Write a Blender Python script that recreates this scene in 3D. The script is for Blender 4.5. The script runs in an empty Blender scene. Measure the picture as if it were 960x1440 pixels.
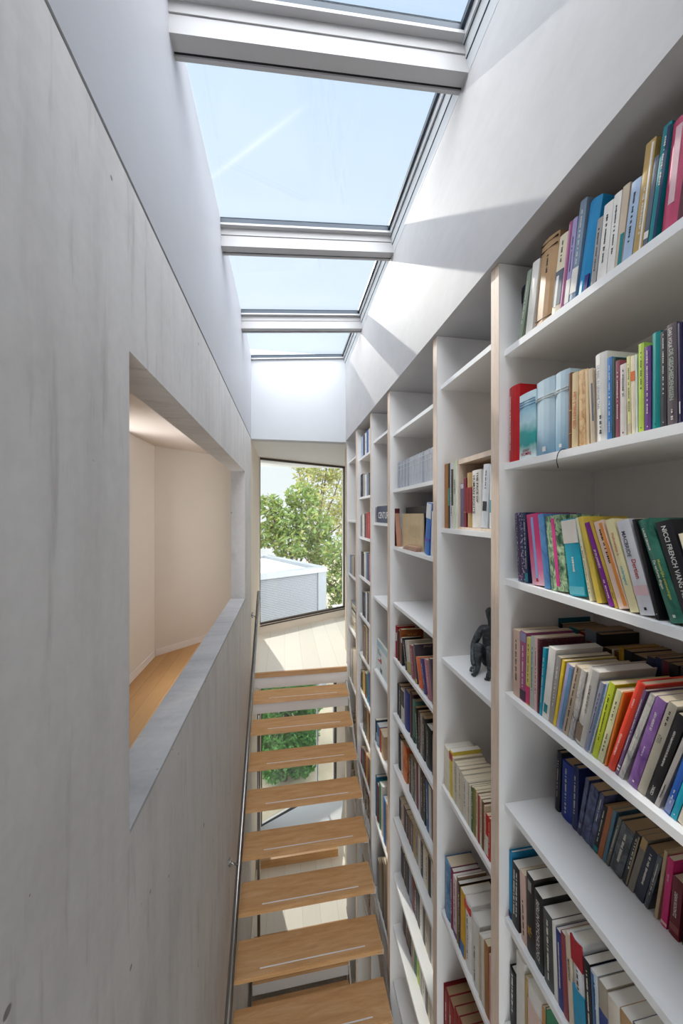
import bpy, bmesh, math, random
from mathutils import Vector, Matrix, Quaternion
random.seed(7)
sc = bpy.context.scene
COL = sc.collection
CZ = 5.325                       # camera height above the lowest floor
# ------------------------------------------------------------------ measuring
F_, HOR, VPX = 480.0, 724.0, 400.0
YAW = math.atan((480 - VPX) / F_)
SN, CS = math.sin(YAW), math.cos(YAW)
def ray(px, py=724.0):
    u = (px - 480) / F_; v = (HOR - py) / F_
    return Vector((SN + u * CS, CS - u * SN, v))
def at_x(px, py, X):
    d = ray(px, py); return d * (X / d.x)
def at_z(px, py, Z):
    d = ray(px, py); return d * (Z / d.z)
# ------------------------------------------------------------------ materials
def lin(h):
    h = h.lstrip('#')
    r = [int(h[i:i + 2], 16) / 255 for i in (0, 2, 4)]
    return tuple(c / 12.92 if c <= .04045 else ((c + .055) / 1.055) ** 2.4 for c in r) + (1,)
class NT:
    def __init__(s, name):
        s.m = bpy.data.materials.new(name); s.m.use_nodes = True
        s.t = s.m.node_tree; s.n = s.t.nodes; s.l = s.t.links
        s.b = s.n['Principled BSDF']; s.out = s.n['Material Output']
    def add(s, typ, **kw):
        n = s.n.new(typ)
        for k, v in kw.items():
            if k in n.inputs: n.inputs[k].default_value = v
            else: setattr(n, k, v)
        return n
    def link(s, a, b): s.l.new(a, b)
    def coords(s, scale=(1, 1, 1), which='Object'):
        tc = s.add('ShaderNodeTexCoord'); mp = s.add('ShaderNodeMapping')
        mp.inputs['Scale'].default_value = scale
        s.link(tc.outputs[which], mp.inputs['Vector']); return mp.outputs[0]
    def noise(s, vec, scale, detail=4, rough=.55, dist=0.):
        n = s.add('ShaderNodeTexNoise'); n.inputs['Scale'].default_value = scale
        n.inputs['Detail'].default_value = detail; n.inputs['Roughness'].default_value = rough
        n.inputs['Distortion'].default_value = dist
        s.link(vec, n.inputs['Vector']); return n.outputs['Fac']
    def ramp(s, fac, stops):
        r = s.add('ShaderNodeValToRGB'); e = r.color_ramp.elements
        e[0].position, e[0].color = stops[0]; e[1].position, e[1].color = stops[-1]
        for p, c in stops[1:-1]:
            q = e.new(p); q.color = c
        s.link(fac, r.inputs[0]); return r.outputs[0]
    def mix(s, fac, a, b, mode='MIX'):
        m = s.add('ShaderNodeMix', data_type='RGBA', blend_type=mode)
        for inp, v in ((m.inputs[0], fac), (m.inputs[6], a), (m.inputs[7], b)):
            if hasattr(v, 'links') or hasattr(v, 'is_linked'): s.link(v, inp)
            else: inp.default_value = v
        return m.outputs[2]
    def bump(s, h, strength, dist=.01):
        b = s.add('ShaderNodeBump'); b.inputs['Strength'].default_value = strength
        b.inputs['Distance'].default_value = dist
        s.link(h, b.inputs['Height']); s.link(b.outputs[0], s.b.inputs['Normal'])
def plain(name, hexc, rough=.6, metal=0., var=.06, nscale=14., bump=0., spec=.4):
    t = NT(name); v = t.coords()
    c = lin(hexc); d = tuple(x * (1 - var * 2) for x in c[:3]) + (1,)
    f = t.noise(v, nscale)
    t.link(t.ramp(f, [(.3, d), (.7, c)]), t.b.inputs['Base Color'])
    t.b.inputs['Roughness'].default_value = rough; t.b.inputs['Metallic'].default_value = metal
    t.b.inputs['Specular IOR Level'].default_value = spec
    if bump: t.bump(t.noise(v, nscale * 6), bump)
    return t.m
def g(v): return (v, v, v, 1)
def concrete(name, base='#dad6d4', dark='#c6c2c0', joints=True):
    t = NT(name); v = t.coords()
    big = t.noise(v, 1.6, 5, .6, .4)
    vs = t.noise(t.coords((1, 5, .55)), 2.2, 5, .6, .3)          # vertical streaks
    fine = t.noise(v, 38, 3)
    c = t.ramp(big, [(.3, lin(dark)), (.55, lin(base)), (.75, lin('#cfccca'))])
    c = t.mix(.32, c, t.ramp(vs, [(.34, lin('#b6b2ae')), (.52, lin('#d4d1cd')), (.72, lin('#dedbd8'))]))
    c = t.mix(.12, c, t.ramp(fine, [(.3, g(.2)), (.7, g(.5))]))
    # pores
    vo = t.add('ShaderNodeTexVoronoi'); vo.inputs['Scale'].default_value = 16
    t.link(v, vo.inputs['Vector'])
    pm = t.noise(v, 7, 2)
    p = t.add('ShaderNodeMath', operation='ADD'); t.link(vo.outputs['Distance'], p.inputs[0]); t.link(pm, p.inputs[1])
    pore = t.ramp(p.outputs[0], [(.41, g(1)), (.44, g(0))])
    c = t.mix(pore, c, lin('#7a7570'))
    # darker drip stains under the upper joint
    st = t.noise(t.coords((1, 7, .8)), 3.0, 4, .6)
    stain = t.ramp(st, [(.58, g(0)), (.74, g(.5))])
    c = t.mix(stain, c, lin('#989490'))
    t.link(c, t.b.inputs['Base Color'])
    t.b.inputs['Roughness'].default_value = .62
    t.bump(big, .15, .02)
    return t.m
def plaster(name, hexc='#d9d7d6', rough=.5, mott=.10):
    t = NT(name); v = t.coords()
    a = t.noise(v, 2.6, 6, .62, 1.2); b = t.noise(t.coords((1, 1.6, 3)), 7, 4, .6, .6)
    c = lin(hexc); d = tuple(x * (1 - mott) for x in c[:3]) + (1,)
    t.b.inputs['Specular IOR Level'].default_value = .2
    m = t.mix(.4, t.ramp(a, [(.32, d), (.68, c)]), t.ramp(b, [(.3, d), (.7, c)]))
    t.link(m, t.b.inputs['Base Color']); t.b.inputs['Roughness'].default_value = rough
    t.bump(a, .06, .01)
    return t.m
def oak(name, c1='#cfa06c', c2='#bd8b56', c3='#dcb489', axis=(1.2, 11, 11), rough=.42):
    t = NT(name); v = t.coords(axis)
    n1 = t.noise(v, 3.2, 6, .62, .5); n2 = t.noise(t.coords((axis[0] * 3, axis[1] * 6, axis[2] * 6)), 5, 3)
    c = t.ramp(n1, [(.28, lin(c2)), (.5, lin(c1)), (.74, lin(c3))])
    c = t.mix(.22, c, t.ramp(n2, [(.35, lin(c2)), (.65, lin(c3))]))
    t.link(c, t.b.inputs['Base Color']); t.b.inputs['Roughness'].default_value = rough
    t.bump(n2, .04, .005)
    return t.m
def planks(name, c1, c2, width, axis=0, rough=.5, joint='#6b4a2c'):
    t = NT(name); v = t.coords()
    sp = t.add('ShaderNodeSeparateXYZ'); t.link(v, sp.inputs[0])
    mu = t.add('ShaderNodeMath', operation='MULTIPLY'); mu.inputs[1].default_value = 1 / width
    t.link(sp.outputs[axis], mu.inputs[0])
    fl = t.add('ShaderNodeMath', operation='FLOOR'); t.link(mu.outputs[0], fl.inputs[0])
    fr = t.add('ShaderNodeMath', operation='FRACT'); t.link(mu.outputs[0], fr.inputs[0])
    wn = t.add('ShaderNodeTexWhiteNoise', noise_dimensions='1D'); t.link(fl.outputs[0], wn.inputs['W'])
    gr = t.noise(t.coords((14, 1.2, 1) if axis == 0 else (1.2, 14, 1)), 3, 5, .6, .4)
    f = t.add('ShaderNodeMath', operation='ADD'); t.link(wn.outputs['Value'], f.inputs[0]); t.link(gr, f.inputs[1])
    h = t.add('ShaderNodeMath', operation='MULTIPLY'); h.inputs[1].default_value = .5; t.link(f.outputs[0], h.inputs[0])
    c = t.ramp(h.outputs[0], [(.2, lin(c2)), (.8, lin(c1))])
    j = t.ramp(fr.outputs[0], [(.0, g(1)), (.025, g(0))])
    c = t.mix(j, c, lin(joint))
    t.link(c, t.b.inputs['Base Color']); t.b.inputs['Roughness'].default_value = rough
    return t.m
def glass(name, tint=(.93, .96, .96), refl=.045):
    m = bpy.data.materials.new(name); m.use_nodes = True
    t = m.node_tree; t.nodes.clear()
    o = t.nodes.new('ShaderNodeOutputMaterial'); mx = t.nodes.new('ShaderNodeMixShader')
    tr = t.nodes.new('ShaderNodeBsdfTransparent'); gl = t.nodes.new('ShaderNodeBsdfGlossy')
    lw = t.nodes.new('ShaderNodeLayerWeight'); lw.inputs[0].default_value = .5
    pw = t.nodes.new('ShaderNodeMath'); pw.operation = 'POWER'; pw.inputs[1].default_value = 5; t.links.new(lw.outputs['Facing'], pw.inputs[0])
    fr = t.nodes.new('ShaderNodeMath'); fr.operation = 'MULTIPLY_ADD'; fr.inputs[1].default_value = 1 - refl; fr.inputs[2].default_value = refl
    t.links.new(pw.outputs[0], fr.inputs[0])
    nz = t.nodes.new('ShaderNodeTexNoise'); nz.inputs['Scale'].default_value = 3
    cr = t.nodes.new('ShaderNodeValToRGB')
    cr.color_ramp.elements[0].color = tuple(x * .985 for x in tint) + (1,); cr.color_ramp.elements[1].color = tint + (1,)
    t.links.new(nz.outputs['Fac'], cr.inputs[0]); t.links.new(cr.outputs[0], tr.inputs[0])
    gl.inputs['Roughness'].default_value = .0
    t.links.new(fr.outputs[0], mx.inputs[0]); t.links.new(tr.outputs[0], mx.inputs[1]); t.links.new(gl.outputs[0], mx.inputs[2])
    t.links.new(mx.outputs[0], o.inputs[0]); return m
def paper(name, c1='#e9dcc3', c2='#cdbb9c'):
    t = NT(name)
    w = t.add('ShaderNodeTexWave', wave_type='BANDS', bands_direction='Y')
    w.inputs['Scale'].default_value = 260; w.inputs['Distortion'].default_value = 1.5
    t.link(t.coords(), w.inputs['Vector'])
    t.link(t.ramp(w.outputs['Fac'], [(0, lin(c2)), (1, lin(c1))]), t.b.inputs['Base Color'])
    t.b.inputs['Roughness'].default_value = .9; return t.m

M = {}
M['concrete'] = concrete('cast_concrete')
M['concrete_smooth'] = concrete('trowelled_concrete', '#a3a5aa', '#7f8187')
M['plaster'] = plaster('white_plaster', '#b6b4b4', .6, .13)
M['plaster_left'] = plaster('grey_white_plaster', '#b8b8bd', .5, .05)
M['white_wall'] = plain('white_paint', '#e3e2e2', .7, var=.015, nscale=3)
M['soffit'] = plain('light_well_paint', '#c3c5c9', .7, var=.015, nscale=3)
M['cream_wall'] = plain('cream_paint', '#e6dbcd', .75, var=.02, nscale=2)
M['room_wall'] = plain('warm_white_paint', '#dbd7d1', .8, var=.015, nscale=2)
M['room_ceiling'] = plain('ceiling_paint', '#cfc4ba', .8, var=.02, nscale=2)
M['shelf'] = plain('white_melamine', '#ebeae9', .38, var=.012, nscale=5)
M['shelf_in'] = plain('white_melamine_panel', '#e3e0de', .45, var=.02, nscale=3)
M['ply'] = oak('pale_plywood_edge', '#d9c4b1', '#cbb39d', '#e4d3c3', (14, 14, 1.5), .55)
M['oak'] = oak('oiled_oak')
M['oak_edge'] = oak('oak_edge', '#b98a58', '#a87845', '#c99e6d')
M['room_floor'] = planks('oak_floorboards', '#c69d6c', '#ae8555', .14, 0)
M['landing'] = planks('cream_floorboards', '#efe9de', '#e6dfd2', .2, 0, .5, '#c9bca8')
M['steel'] = plain('brushed_steel', '#a7a3a0', .27, 1.0, .05, 30)
M['steel_paint'] = plain('grey_painted_steel', '#b4b1af', .45, .2, .03)
M['strip'] = plain('steel_nosing_painted_glint', '#ededf1', .3, .15, .03)  # steel strip, its white glint painted in as the base colour
M['dark_gap'] = plain('dark_shadow_gap', '#232021', .9, var=.1)
M['frame_dark'] = plain('dark_bronze_frame', '#4a4340', .45, .3, .05)
M['seal'] = plain('blue_black_seal', '#39424d', .5, .1, .05)
M['beam'] = plain('pale_grey_lacquer', '#b3b1b1', .5, var=.02, nscale=4)
M['alu'] = plain('pale_aluminium', '#b9bbbd', .5, .0, .03)
M['glass'] = glass('clear_pane')
M['glass_roof'] = glass('roof_pane', (.95, .97, .98), .02)
M['paper'] = paper('book_paper')
M['paper_brown'] = paper('aged_book_paper', '#b79a74', '#94785a')
M['paper_white'] = paper('white_book_paper', '#efebe4', '#d9d2c6')
M['bronze'] = None
M['roof_white'] = plain('white_roof_membrane', '#9b9da1', .7, var=.04)
M['cladding'] = None
M['bark'] = plain('bark', '#5b4a3a', .9, var=.3, nscale=20, bump=.4)
M['terrace'] = plain('beige_paving', '#a3967f', .85, var=.08, nscale=6)
M['white_out'] = plain('white_render', '#e7e5e0', .8, var=.03)
def leaf_mat(name, cols):
    t = NT(name); oi = t.add('ShaderNodeNewGeometry')
    c = t.ramp(oi.outputs['Random Per Island'], [(i / (len(cols) - 1), lin(x)) for i, x in enumerate(cols)])
    t.link(c, t.b.inputs['Base Color']); t.b.inputs['Roughness'].default_value = .55
    tr = t.add('ShaderNodeBsdfTranslucent'); t.link(c, tr.inputs[0])
    mx = t.add('ShaderNodeMixShader'); mx.inputs[0].default_value = .45
    t.link(t.b.outputs[0], mx.inputs[1]); t.link(tr.outputs[0], mx.inputs[2]); t.link(mx.outputs[0], t.out.inputs[0])
    return t.m
M['leaf'] = leaf_mat('green_leaves', ['#4f6b30', '#6f8442', '#687c3a', '#8c9655', '#5c7338', '#828b48', '#9a9350'])
M['leaf_dark'] = leaf_mat('dark_green_leaves', ['#33602c', '#4d8038', '#3f7034', '#5f8f47'])
M['leaf_gold'] = leaf_mat('yellowing_leaves', ['#7f8446', '#9a9455', '#6f7d3f', '#a89c62', '#879050'])
def bronze():
    t = NT('patinated_bronze'); v = t.coords()
    n = t.noise(v, 45, 6, .7)
    t.link(t.ramp(n, [(.35, lin('#2c2f33')), (.55, lin('#474c4f')), (.72, lin('#76807d'))]), t.b.inputs['Base Color'])
    t.b.inputs['Roughness'].default_value = .5; t.b.inputs['Metallic'].default_value = .35
    t.bump(n, .5, .004); return t.m
M['bronze'] = bronze()
def cladding():
    t = NT('dark_slat_cladding'); v = t.coords()
    sp = t.add('ShaderNodeSeparateXYZ'); t.link(v, sp.inputs[0])
    mu = t.add('ShaderNodeMath', operation='MULTIPLY'); mu.inputs[1].default_value = 22; t.link(sp.outputs[2], mu.inputs[0])
    fr = t.add('ShaderNodeMath', operation='FRACT'); t.link(mu.outputs[0], fr.inputs[0])
    t.link(t.ramp(fr.outputs[0], [(.25, lin('#47494d')), (.5, lin('#6f7175'))]), t.b.inputs['Base Color'])
    t.b.inputs['Roughness'].default_value = .7; return t.m
M['cladding'] = cladding()
_bk = {}
def cover_mat(hexc, rough=.42):
    if hexc not in _bk:
        _bk[hexc] = plain('book_cover_' + hexc.strip('#'), hexc, rough, var=.07, nscale=22)
    return _bk[hexc]
_fx = {}
def pattern_mat(name, cols, scale, kind='noise'):
    if name in _fx: return _fx[name]
    t = NT(name); v = t.coords((1, 1, .6))
    if kind == 'leafy':
        w = t.add('ShaderNodeTexWave', wave_type='BANDS', bands_direction='DIAGONAL'); w.inputs['Scale'].default_value = scale
        w.inputs['Distortion'].default_value = 7; w.inputs['Detail'].default_value = 3; t.link(v, w.inputs['Vector']); f = w.outputs['Fac']
    elif kind == 'dots':
        w = t.add('ShaderNodeTexVoronoi'); w.inputs['Scale'].default_value = scale; t.link(t.coords(), w.inputs['Vector']); f = w.outputs['Distance']
    elif kind == 'vertical':
        sp = t.add('ShaderNodeSeparateXYZ'); t.link(t.coords(), sp.inputs[0])
        n2 = t.noise(v, 30, 4); m1 = t.add('ShaderNodeMath', operation='MULTIPLY_ADD'); m1.inputs[1].default_value = .25
        t.link(n2, m1.inputs[0])
        m2 = t.add('ShaderNodeMath', operation='MULTIPLY'); m2.inputs[1].default_value = scale; t.link(sp.outputs[2], m2.inputs[0])
        t.link(m2.outputs[0], m1.inputs[2]); f = m1.outputs[0]
    else:
        f = t.noise(v, scale, 5, .65, .8)
    t.link(t.ramp(f, [(i / (len(cols) - 1) * .5 + .25 if kind in ('noise', 'leafy') else i / (len(cols) - 1), lin(c)) for i, c in enumerate(cols)]), t.b.inputs['Base Color'])
    t.b.inputs['Roughness'].default_value = .4; _fx[name] = t.m; return t.m

# ------------------------------------------------------------------ mesh helpers
class MB:
    def __init__(s): s.bm = bmesh.new()
    def box(s, a, b, mat=None):
        (x0, y0, z0), (x1, y1, z1) = a, b
        x0, x1 = min(x0, x1), max(x0, x1); y0, y1 = min(y0, y1), max(y0, y1); z0, z1 = min(z0, z1), max(z0, z1)
        v = [s.bm.verts.new(p) for p in ((x0, y0, z0), (x1, y0, z0), (x1, y1, z0), (x0, y1, z0), (x0, y0, z1), (x1, y0, z1), (x1, y1, z1), (x0, y1, z1))]
        for f in ((3, 2, 1, 0), (4, 5, 6, 7), (0, 1, 5, 4), (1, 2, 6, 5), (2, 3, 7, 6), (3, 0, 4, 7)): s.bm.faces.new([v[i] for i in f])
        return s
    def hexa(s, lo, hi):
        """prism from two matching polygons"""
        a = [s.bm.verts.new(p) for p in lo]; b = [s.bm.verts.new(p) for p in hi]; n = len(a)
        s.bm.faces.new(a[::-1]); s.bm.faces.new(b)
        for i in range(n): s.bm.faces.new((a[i], a[(i + 1) % n], b[(i + 1) % n], b[i]))
        return s
    def tube(s, p, q, r, n=14, r2=None):
        p, q = Vector(p), Vector(q); r2 = r if r2 is None else r2
        d = (q - p).normalized(); a = d.orthogonal().normalized(); b = d.cross(a)
        lo = [p + (a * math.cos(2 * math.pi * i / n) + b * math.sin(2 * math.pi * i / n)) * r for i in range(n)]
        hi = [q + (a * math.cos(2 * math.pi * i / n) + b * math.sin(2 * math.pi * i / n)) * r2 for i in range(n)]
        return s.hexa(lo, hi)
    def ball(s, c, r):
        bmesh.ops.create_uvsphere(s.bm, u_segments=12, v_segments=8, radius=r, matrix=Matrix.Translation(c)); return s
    def bevel(s, w, seg=2):
        bmesh.ops.bevel(s.bm, geom=[e for e in s.bm.edges], offset=w, segments=seg, affect='EDGES', clamp_overlap=True); return s
    def build(s, name, mat, parent=None, smooth=False, loc=None):
        bmesh.ops.recalc_face_normals(s.bm, faces=s.bm.faces)
        me = bpy.data.meshes.new(name); s.bm.to_mesh(me); s.bm.free()
        me.materials.append(mat)
        if smooth:
            for p in me.polygons: p.use_smooth = True
        o = bpy.data.objects.new(name, me); COL.objects.link(o)
        if parent: o.parent = parent
        if loc: o.location = loc
        return o
def tag(o, label=None, cat=None, group=None, kind=None):
    if label:
        n = len(label.split())
        if not 4 <= n <= 16: print('LABEL LENGTH', n, label)
        o['label'] = label
    if cat: o['category'] = cat
    if group: o['group'] = group
    if kind: o['kind'] = kind
    return o
def empty(name, loc, label=None, cat=None, group=None, kind=None):
    o = bpy.data.objects.new(name, None); COL.objects.link(o); o.location = loc; o.empty_display_size = .05
    return tag(o, label, cat, group, kind)
# everything is laid out relative to the eye, then lifted by CZ
UP = Vector((0, 0, CZ))
def Z(z): return z + CZ
def struct(name, mb, mat, parent=None, label=None, cat=None):
    o = mb.build(name, mat, parent)
    if not parent:
        o['kind'] = 'structure'
        tag(o, label, cat)
    return o
def up(p): return (p[0], p[1], p[2] + CZ)

# ------------------------------------------------------------------ dimensions
XW = lambda y: -(.383 - .0065 * y)      # face of the left wall
XP, XD, XS, XB = .686, .702, .7228, 1.075   # plaster band, upright fronts, shelf fronts, back of the cases
ZC = .823                               # top of concrete / foot of the plaster
ZSOF = .839
YEND = 3.82
ZFLOOR = -1.694                         # landing and side room
ZLOW = -4.525                           # lower landing
YBACK = -1.9
def ztop(x): return 1.578 + .0885 * (x + .357)   # underside of the skylight beams
# left concrete wall with its opening
def wall_piece(mb, y0, y1, z0, z1, depth=.125):
    lo = [(XW(y0), y0, Z(z0)), (XW(y1), y1, Z(z0)), (XW(y1) - depth, y1, Z(z0)), (XW(y0) - depth, y0, Z(z0))]
    mb.hexa(lo, [(p[0], p[1], Z(z1)) for p in lo]); return mb
OY0, OY1, OZ0, OZ1 = .915, 3.27, -.775, .404
mb = MB()
wall_piece(mb, YBACK, OY0, -5.325, ZC); wall_piece(mb, OY1, YEND, -5.325, ZC)
wall_piece(mb, OY0, OY1, -5.325, OZ0 - .012); wall_piece(mb, OY0, OY1, OZ1, ZC)
struct('wall_left', mb, M['concrete'], label='bare cast concrete wall with long cut-out opening along the stairs', cat='wall')
mb = MB()
lo = [(XW(OY0) + .0015, OY0 + .001, Z(OZ0 - .012)), (XW(OY1) + .0015, OY1 - .001, Z(OZ0 - .012)), (XW(OY1) - .13, OY1 - .001, Z(OZ0 - .012)), (XW(OY0) - .13, OY0 + .001, Z(OZ0 - .012))]
mb.hexa(lo, [(p[0], p[1], Z(OZ0)) for p in lo]); struct('trim_1', mb, M['concrete_smooth'], label='smooth trowelled grey sill along the bottom of the concrete opening', cat='sill')
# side wall past the concrete
mb = MB(); mb.box((XW(YEND) - .12, YEND, Z(-5.325)), (XW(YEND) - .004, 4.98, Z(ZSOF))); struct('wall_left_end', mb, M['cream_wall'], label='cream strip of wall between concrete and window', cat='wall')
# plaster above the concrete, with a dark shadow gap below
mb = MB()
lo = [(XW(YBACK) + .002, YBACK, Z(ZC + .008)), (XW(YEND) + .002, YEND, Z(ZC + .008)), (XW(YEND) - .1, YEND, Z(ZC + .008)), (XW(YBACK) - .1, YBACK, Z(ZC + .008))]
mb.hexa(lo, [(p[0], p[1], Z(1.735)) for p in lo]); struct('wall_left_upper', mb, M['plaster_left'], label='smooth grey white plaster wall above the concrete', cat='wall')
mb = MB()
lo = [(XW(YBACK) - .004, YBACK, Z(ZC)), (XW(YEND) - .004, YEND, Z(ZC)), (XW(YEND) - .09, YEND, Z(ZC)), (XW(YBACK) - .09, YBACK, Z(ZC))]
mb.hexa(lo, [(p[0], p[1], Z(ZC + .008)) for p in lo]); struct('trim_2', mb, M['dark_gap'], label='thin dark shadow joint between concrete and plaster', cat='trim')
# right: plaster band over the bookcases, rear wall behind them
mb = MB(); mb.box((XP, YBACK, Z(ZSOF)), (1.3, YEND + .3, Z(1.67))); struct('wall_right', mb, M['plaster'], label='mottled white plaster band above the bookcases, striped with sunlight', cat='wall')
mb = MB(); mb.box((XB + .012, YBACK, 0), (1.3, 6.2, Z(ZSOF))); struct('wall_right_rear', mb, M['white_wall'], label='white wall behind the row of bookcases', cat='wall')
# end of the light well and ceiling of the window nook
mb = MB(); mb.box((-.5, YEND, Z(.826)), (XP, YEND + .12, Z(1.80))); struct('wall_far', mb, M['soffit'], label='white end wall of the light well under the last skylight', cat='wall')
mb = MB(); mb.box((-.62, YEND + .01, Z(.8265)), (1.3, 6.0, Z(1.0))); struct('ceiling', mb, M['white_wall'], label='low white ceiling over the window landing', cat='ceiling')
# angled window wall
WA = Vector((-.362, 4.945, 0)); WD = Vector((1.369, .709, 0)).normalized(); WN = Vector((WD.y, -WD.x, 0))   # WN points into the house
def on_win(px, py, off=0.):
    d = ray(px, py); A = WA + WN * off
    k = A.dot(WN) / d.dot(WN); return d * k
def wcoord(px, py):
    p = on_win(px, py); return (p - WA).dot(WD), p.z
def wbox(mb, s0, s1, z0, z1, n0, n1):
    """box along the window wall: s along it, n towards the house interior"""
    P = lambda s, n: WA + WD * s + WN * n
    lo = [P(s0, n0), P(s1, n0), P(s1, n1), P(s0, n1)]
    mb.hexa([(p.x, p.y, Z(z0)) for p in lo], [(p.x, p.y, Z(z1)) for p in lo]); return mb
W1 = (wcoord(365.3, 760)[0], wcoord(484.6, 760)[0] + .02, wcoord(367, 879)[1], wcoord(367, 643)[1])
W2 = (wcoord(367, 1000)[0], wcoord(473.5, 1000)[0], -4.46, -2.05)
TH = -.10
mb = MB()
SE = 2.05
wbox(mb, -.35, W1[0], -5.325, .9, TH, 0); 
wbox(mb, W1[1], SE, -5.325, .9, TH, 0)
wbox(mb, W1[0], W1[1], W1[3], .9, TH, 0); wbox(mb, W1[0], W1[1], W2[3], W1[2], TH, 0)
wbox(mb, W1[0], W2[0], -5.325, W2[3], TH, 0) if W2[0] > W1[0] + .001 else None
wbox(mb, max(W2[1], W1[0]), W1[1], W2[2], W2[3], TH, 0)
wbox(mb, W1[0], W1[1], -5.325, W2[2], TH, 0)
struct('wall_window', mb, M['cream_wall'], label='angled cream end wall holding the big window', cat='wall')
def window(name, W, n, label, fw=(.014, .016, .03, .03), mull=None):
    """fw: left, right, bottom, top bar widths"""
    root = empty(name, (0, 0, 0), label, 'window', kind='structure')
    mb = MB(); l, r, b, t = fw
    wbox(mb, W[0] + .0005, W[0] + l, W[2] + .0005, W[3] - .0005, -.055, n); wbox(mb, W[1] - r, W[1] - .0005, W[2] + .0005, W[3] - .0005, -.055, n)
    wbox(mb, W[0] + l, W[1] - r, W[2] + .0005, W[2] + b, -.055, n); wbox(mb, W[0] + l, W[1] - r, W[3] - t, W[3] - .0005, -.055, n)
    struct('window_frame', mb, M['frame_dark'], root)
    mb = MB(); wbox(mb, W[0] + l, W[1] - r, W[2] + b, W[3] - t, -.038, -.034); struct('window_pane', mb, M['glass'], root)
    return root
w1 = window('window_1', W1, -.012, 'tall dark framed window above the landing looking onto trees')
mb = MB(); wbox(mb, W1[0], W1[1], W1[2] - .022, W1[2] - .006, 0, .008); struct('window_sill_bar', mb, M['frame_dark'], w1)
w2 = window('window_2', W2, -.012, 'dark framed lower window seen through the open stair treads', (.02, .03, .012, .03))
mb = MB(); s = wcoord(446, 1000)[0]; wbox(mb, s, s + .025, W2[2] + .03, W2[3] - .03, -.033, -.012); struct('window_mullion', mb, M['alu'], w2)
# floors
def poly(mb, pts, z0, z1):
    mb.hexa([(p[0], p[1], Z(z0)) for p in pts], [(p[0], p[1], Z(z1)) for p in pts]); return mb
YL = 3.751
def wl(s, n=0.): p = WA + WD * s + WN * n; return (p.x, p.y)
mb = MB(); poly(mb, [(-.355, YL + .012), (XD - .004, YL + .012), (XD - .004, YEND + .06), (1.07, YEND + .06), wl(1.63), wl(.0)], ZFLOOR - .17, ZFLOOR)
struct('floor', mb, M['landing'], label='cream boarded landing floor under the big window', cat='floor')
mb = MB(); poly(mb, [(-.355, YL + .012), (XD - .004, YL + .012), (XD - .004, YEND + .06), (1.07, YEND + .06), wl(1.63), wl(.0)], ZLOW - .17, ZLOW)
struct('floor_lower', mb, M['landing'], label='cream lower landing floor seen between the treads', cat='floor')
mb = MB(); mb.box((-1.8, YBACK, -.1), (1.3, 6.0, 0)); struct('floor_ground', mb, M['landing'], label='pale floor at the foot of the stairwell', cat='floor')
mb = MB(); poly(mb, [(-.355, 4.5), (.70, 4.5), (1.0, 5.60), wl(.0)], ZLOW + .001, ZLOW + .10)
struct('trim_3', mb, M['white_wall'], label='low pale step in front of the lower window', cat='step')
mb = MB(); mb.box((-.355, 4.47, Z(ZLOW + .001)), (.70, 4.499, Z(ZLOW + .10))); struct('trim_4', mb, M['oak_edge'], label='oak edge of the low step by the lower window', cat='trim')
# landing fascia boards
def landing_edge(z, name, label):
    r = empty(name, (0, 0, Z(z)), label, 'trim', kind='structure')
    mb = MB(); mb.box((-.322, YL - .012, Z(z - .05) - Z(z)), (.684, YL + .011, .002)); struct('edge_board', mb, M['oak_edge'], r)
    mb = MB(); mb.box((-.322, YL, -.17), (.684, YL + .011, -.0505)); struct('riser_board', mb, M['white_wall'], r)
    return r
landing_edge(ZFLOOR, 'trim_5', 'oak edged white riser at the top of the stairs')
landing_edge(ZLOW, 'trim_6', 'oak edged white riser of the lower landing')

# side room behind the opening
RC = Vector((-1.537, 4.398, 0)); RD = Vector((.383, .349, 0)).normalized()
mb = MB(); poly(mb, [(-1.6, YBACK), (XW(YBACK) - .13, YBACK), (XW(4.98) - .13, 4.98), (XW(5.4) - .13, 5.45), (RC.x - .05, RC.y + .05)], ZFLOOR - .15, ZFLOOR)
struct('floor_room', mb, M['room_floor'], label='oak plank floor of the side room', cat='floor')
mb = MB(); poly(mb, [(-1.75, YBACK), (XW(YBACK) - .126, YBACK), (XW(4.98) - .126, 4.98), (-.5, 5.5), (RC.x - .1, RC.y + .05)], .8255, 1.05)
struct('ceiling_room', mb, M['room_ceiling'], label='plain ceiling of the side room', cat='ceiling')
mb = MB()
xw = RC.x
wy0, wy1, wz0, wz1 = 2.9, 3.66, -1.2, .78          # window opening of the side room (outside the picture)
mb.box((xw - .12, YBACK, Z(ZFLOOR)), (xw, wy0, Z(.825))); mb.box((xw - .12, wy1, Z(ZFLOOR)), (xw, RC.y, Z(.825)))
mb.box((xw - .12, wy0, Z(ZFLOOR)), (xw, wy1, Z(wz0))); mb.box((xw - .12, wy0, Z(wz1)), (xw, wy1, Z(.825)))
struct('wall_room', mb, M['room_wall'], label='warm white wall of the side room', cat='wall')
RN = Vector((-RD.y, RD.x, 0))
def rpoly(s0, s1, n0, n1): return [(RC + RD * s + RN * n).to_tuple()[:2] for s, n in ((s0, n0), (s1, n0), (s1, n1), (s0, n1))]
mb = MB(); poly(mb, rpoly(-.0, 1.42, 0, .12), ZFLOOR, .825); struct('wall_room_angled', mb, M['room_wall'], label='angled warm white wall of the side room', cat='wall')
mb = MB(); poly(mb, rpoly(.012, 1.40, -.012, 0), ZFLOOR + .0005, ZFLOOR + .075); struct('baseboard_angled', mb, M['white_wall'], label='white baseboard along the angled side room wall', cat='baseboard')
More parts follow.
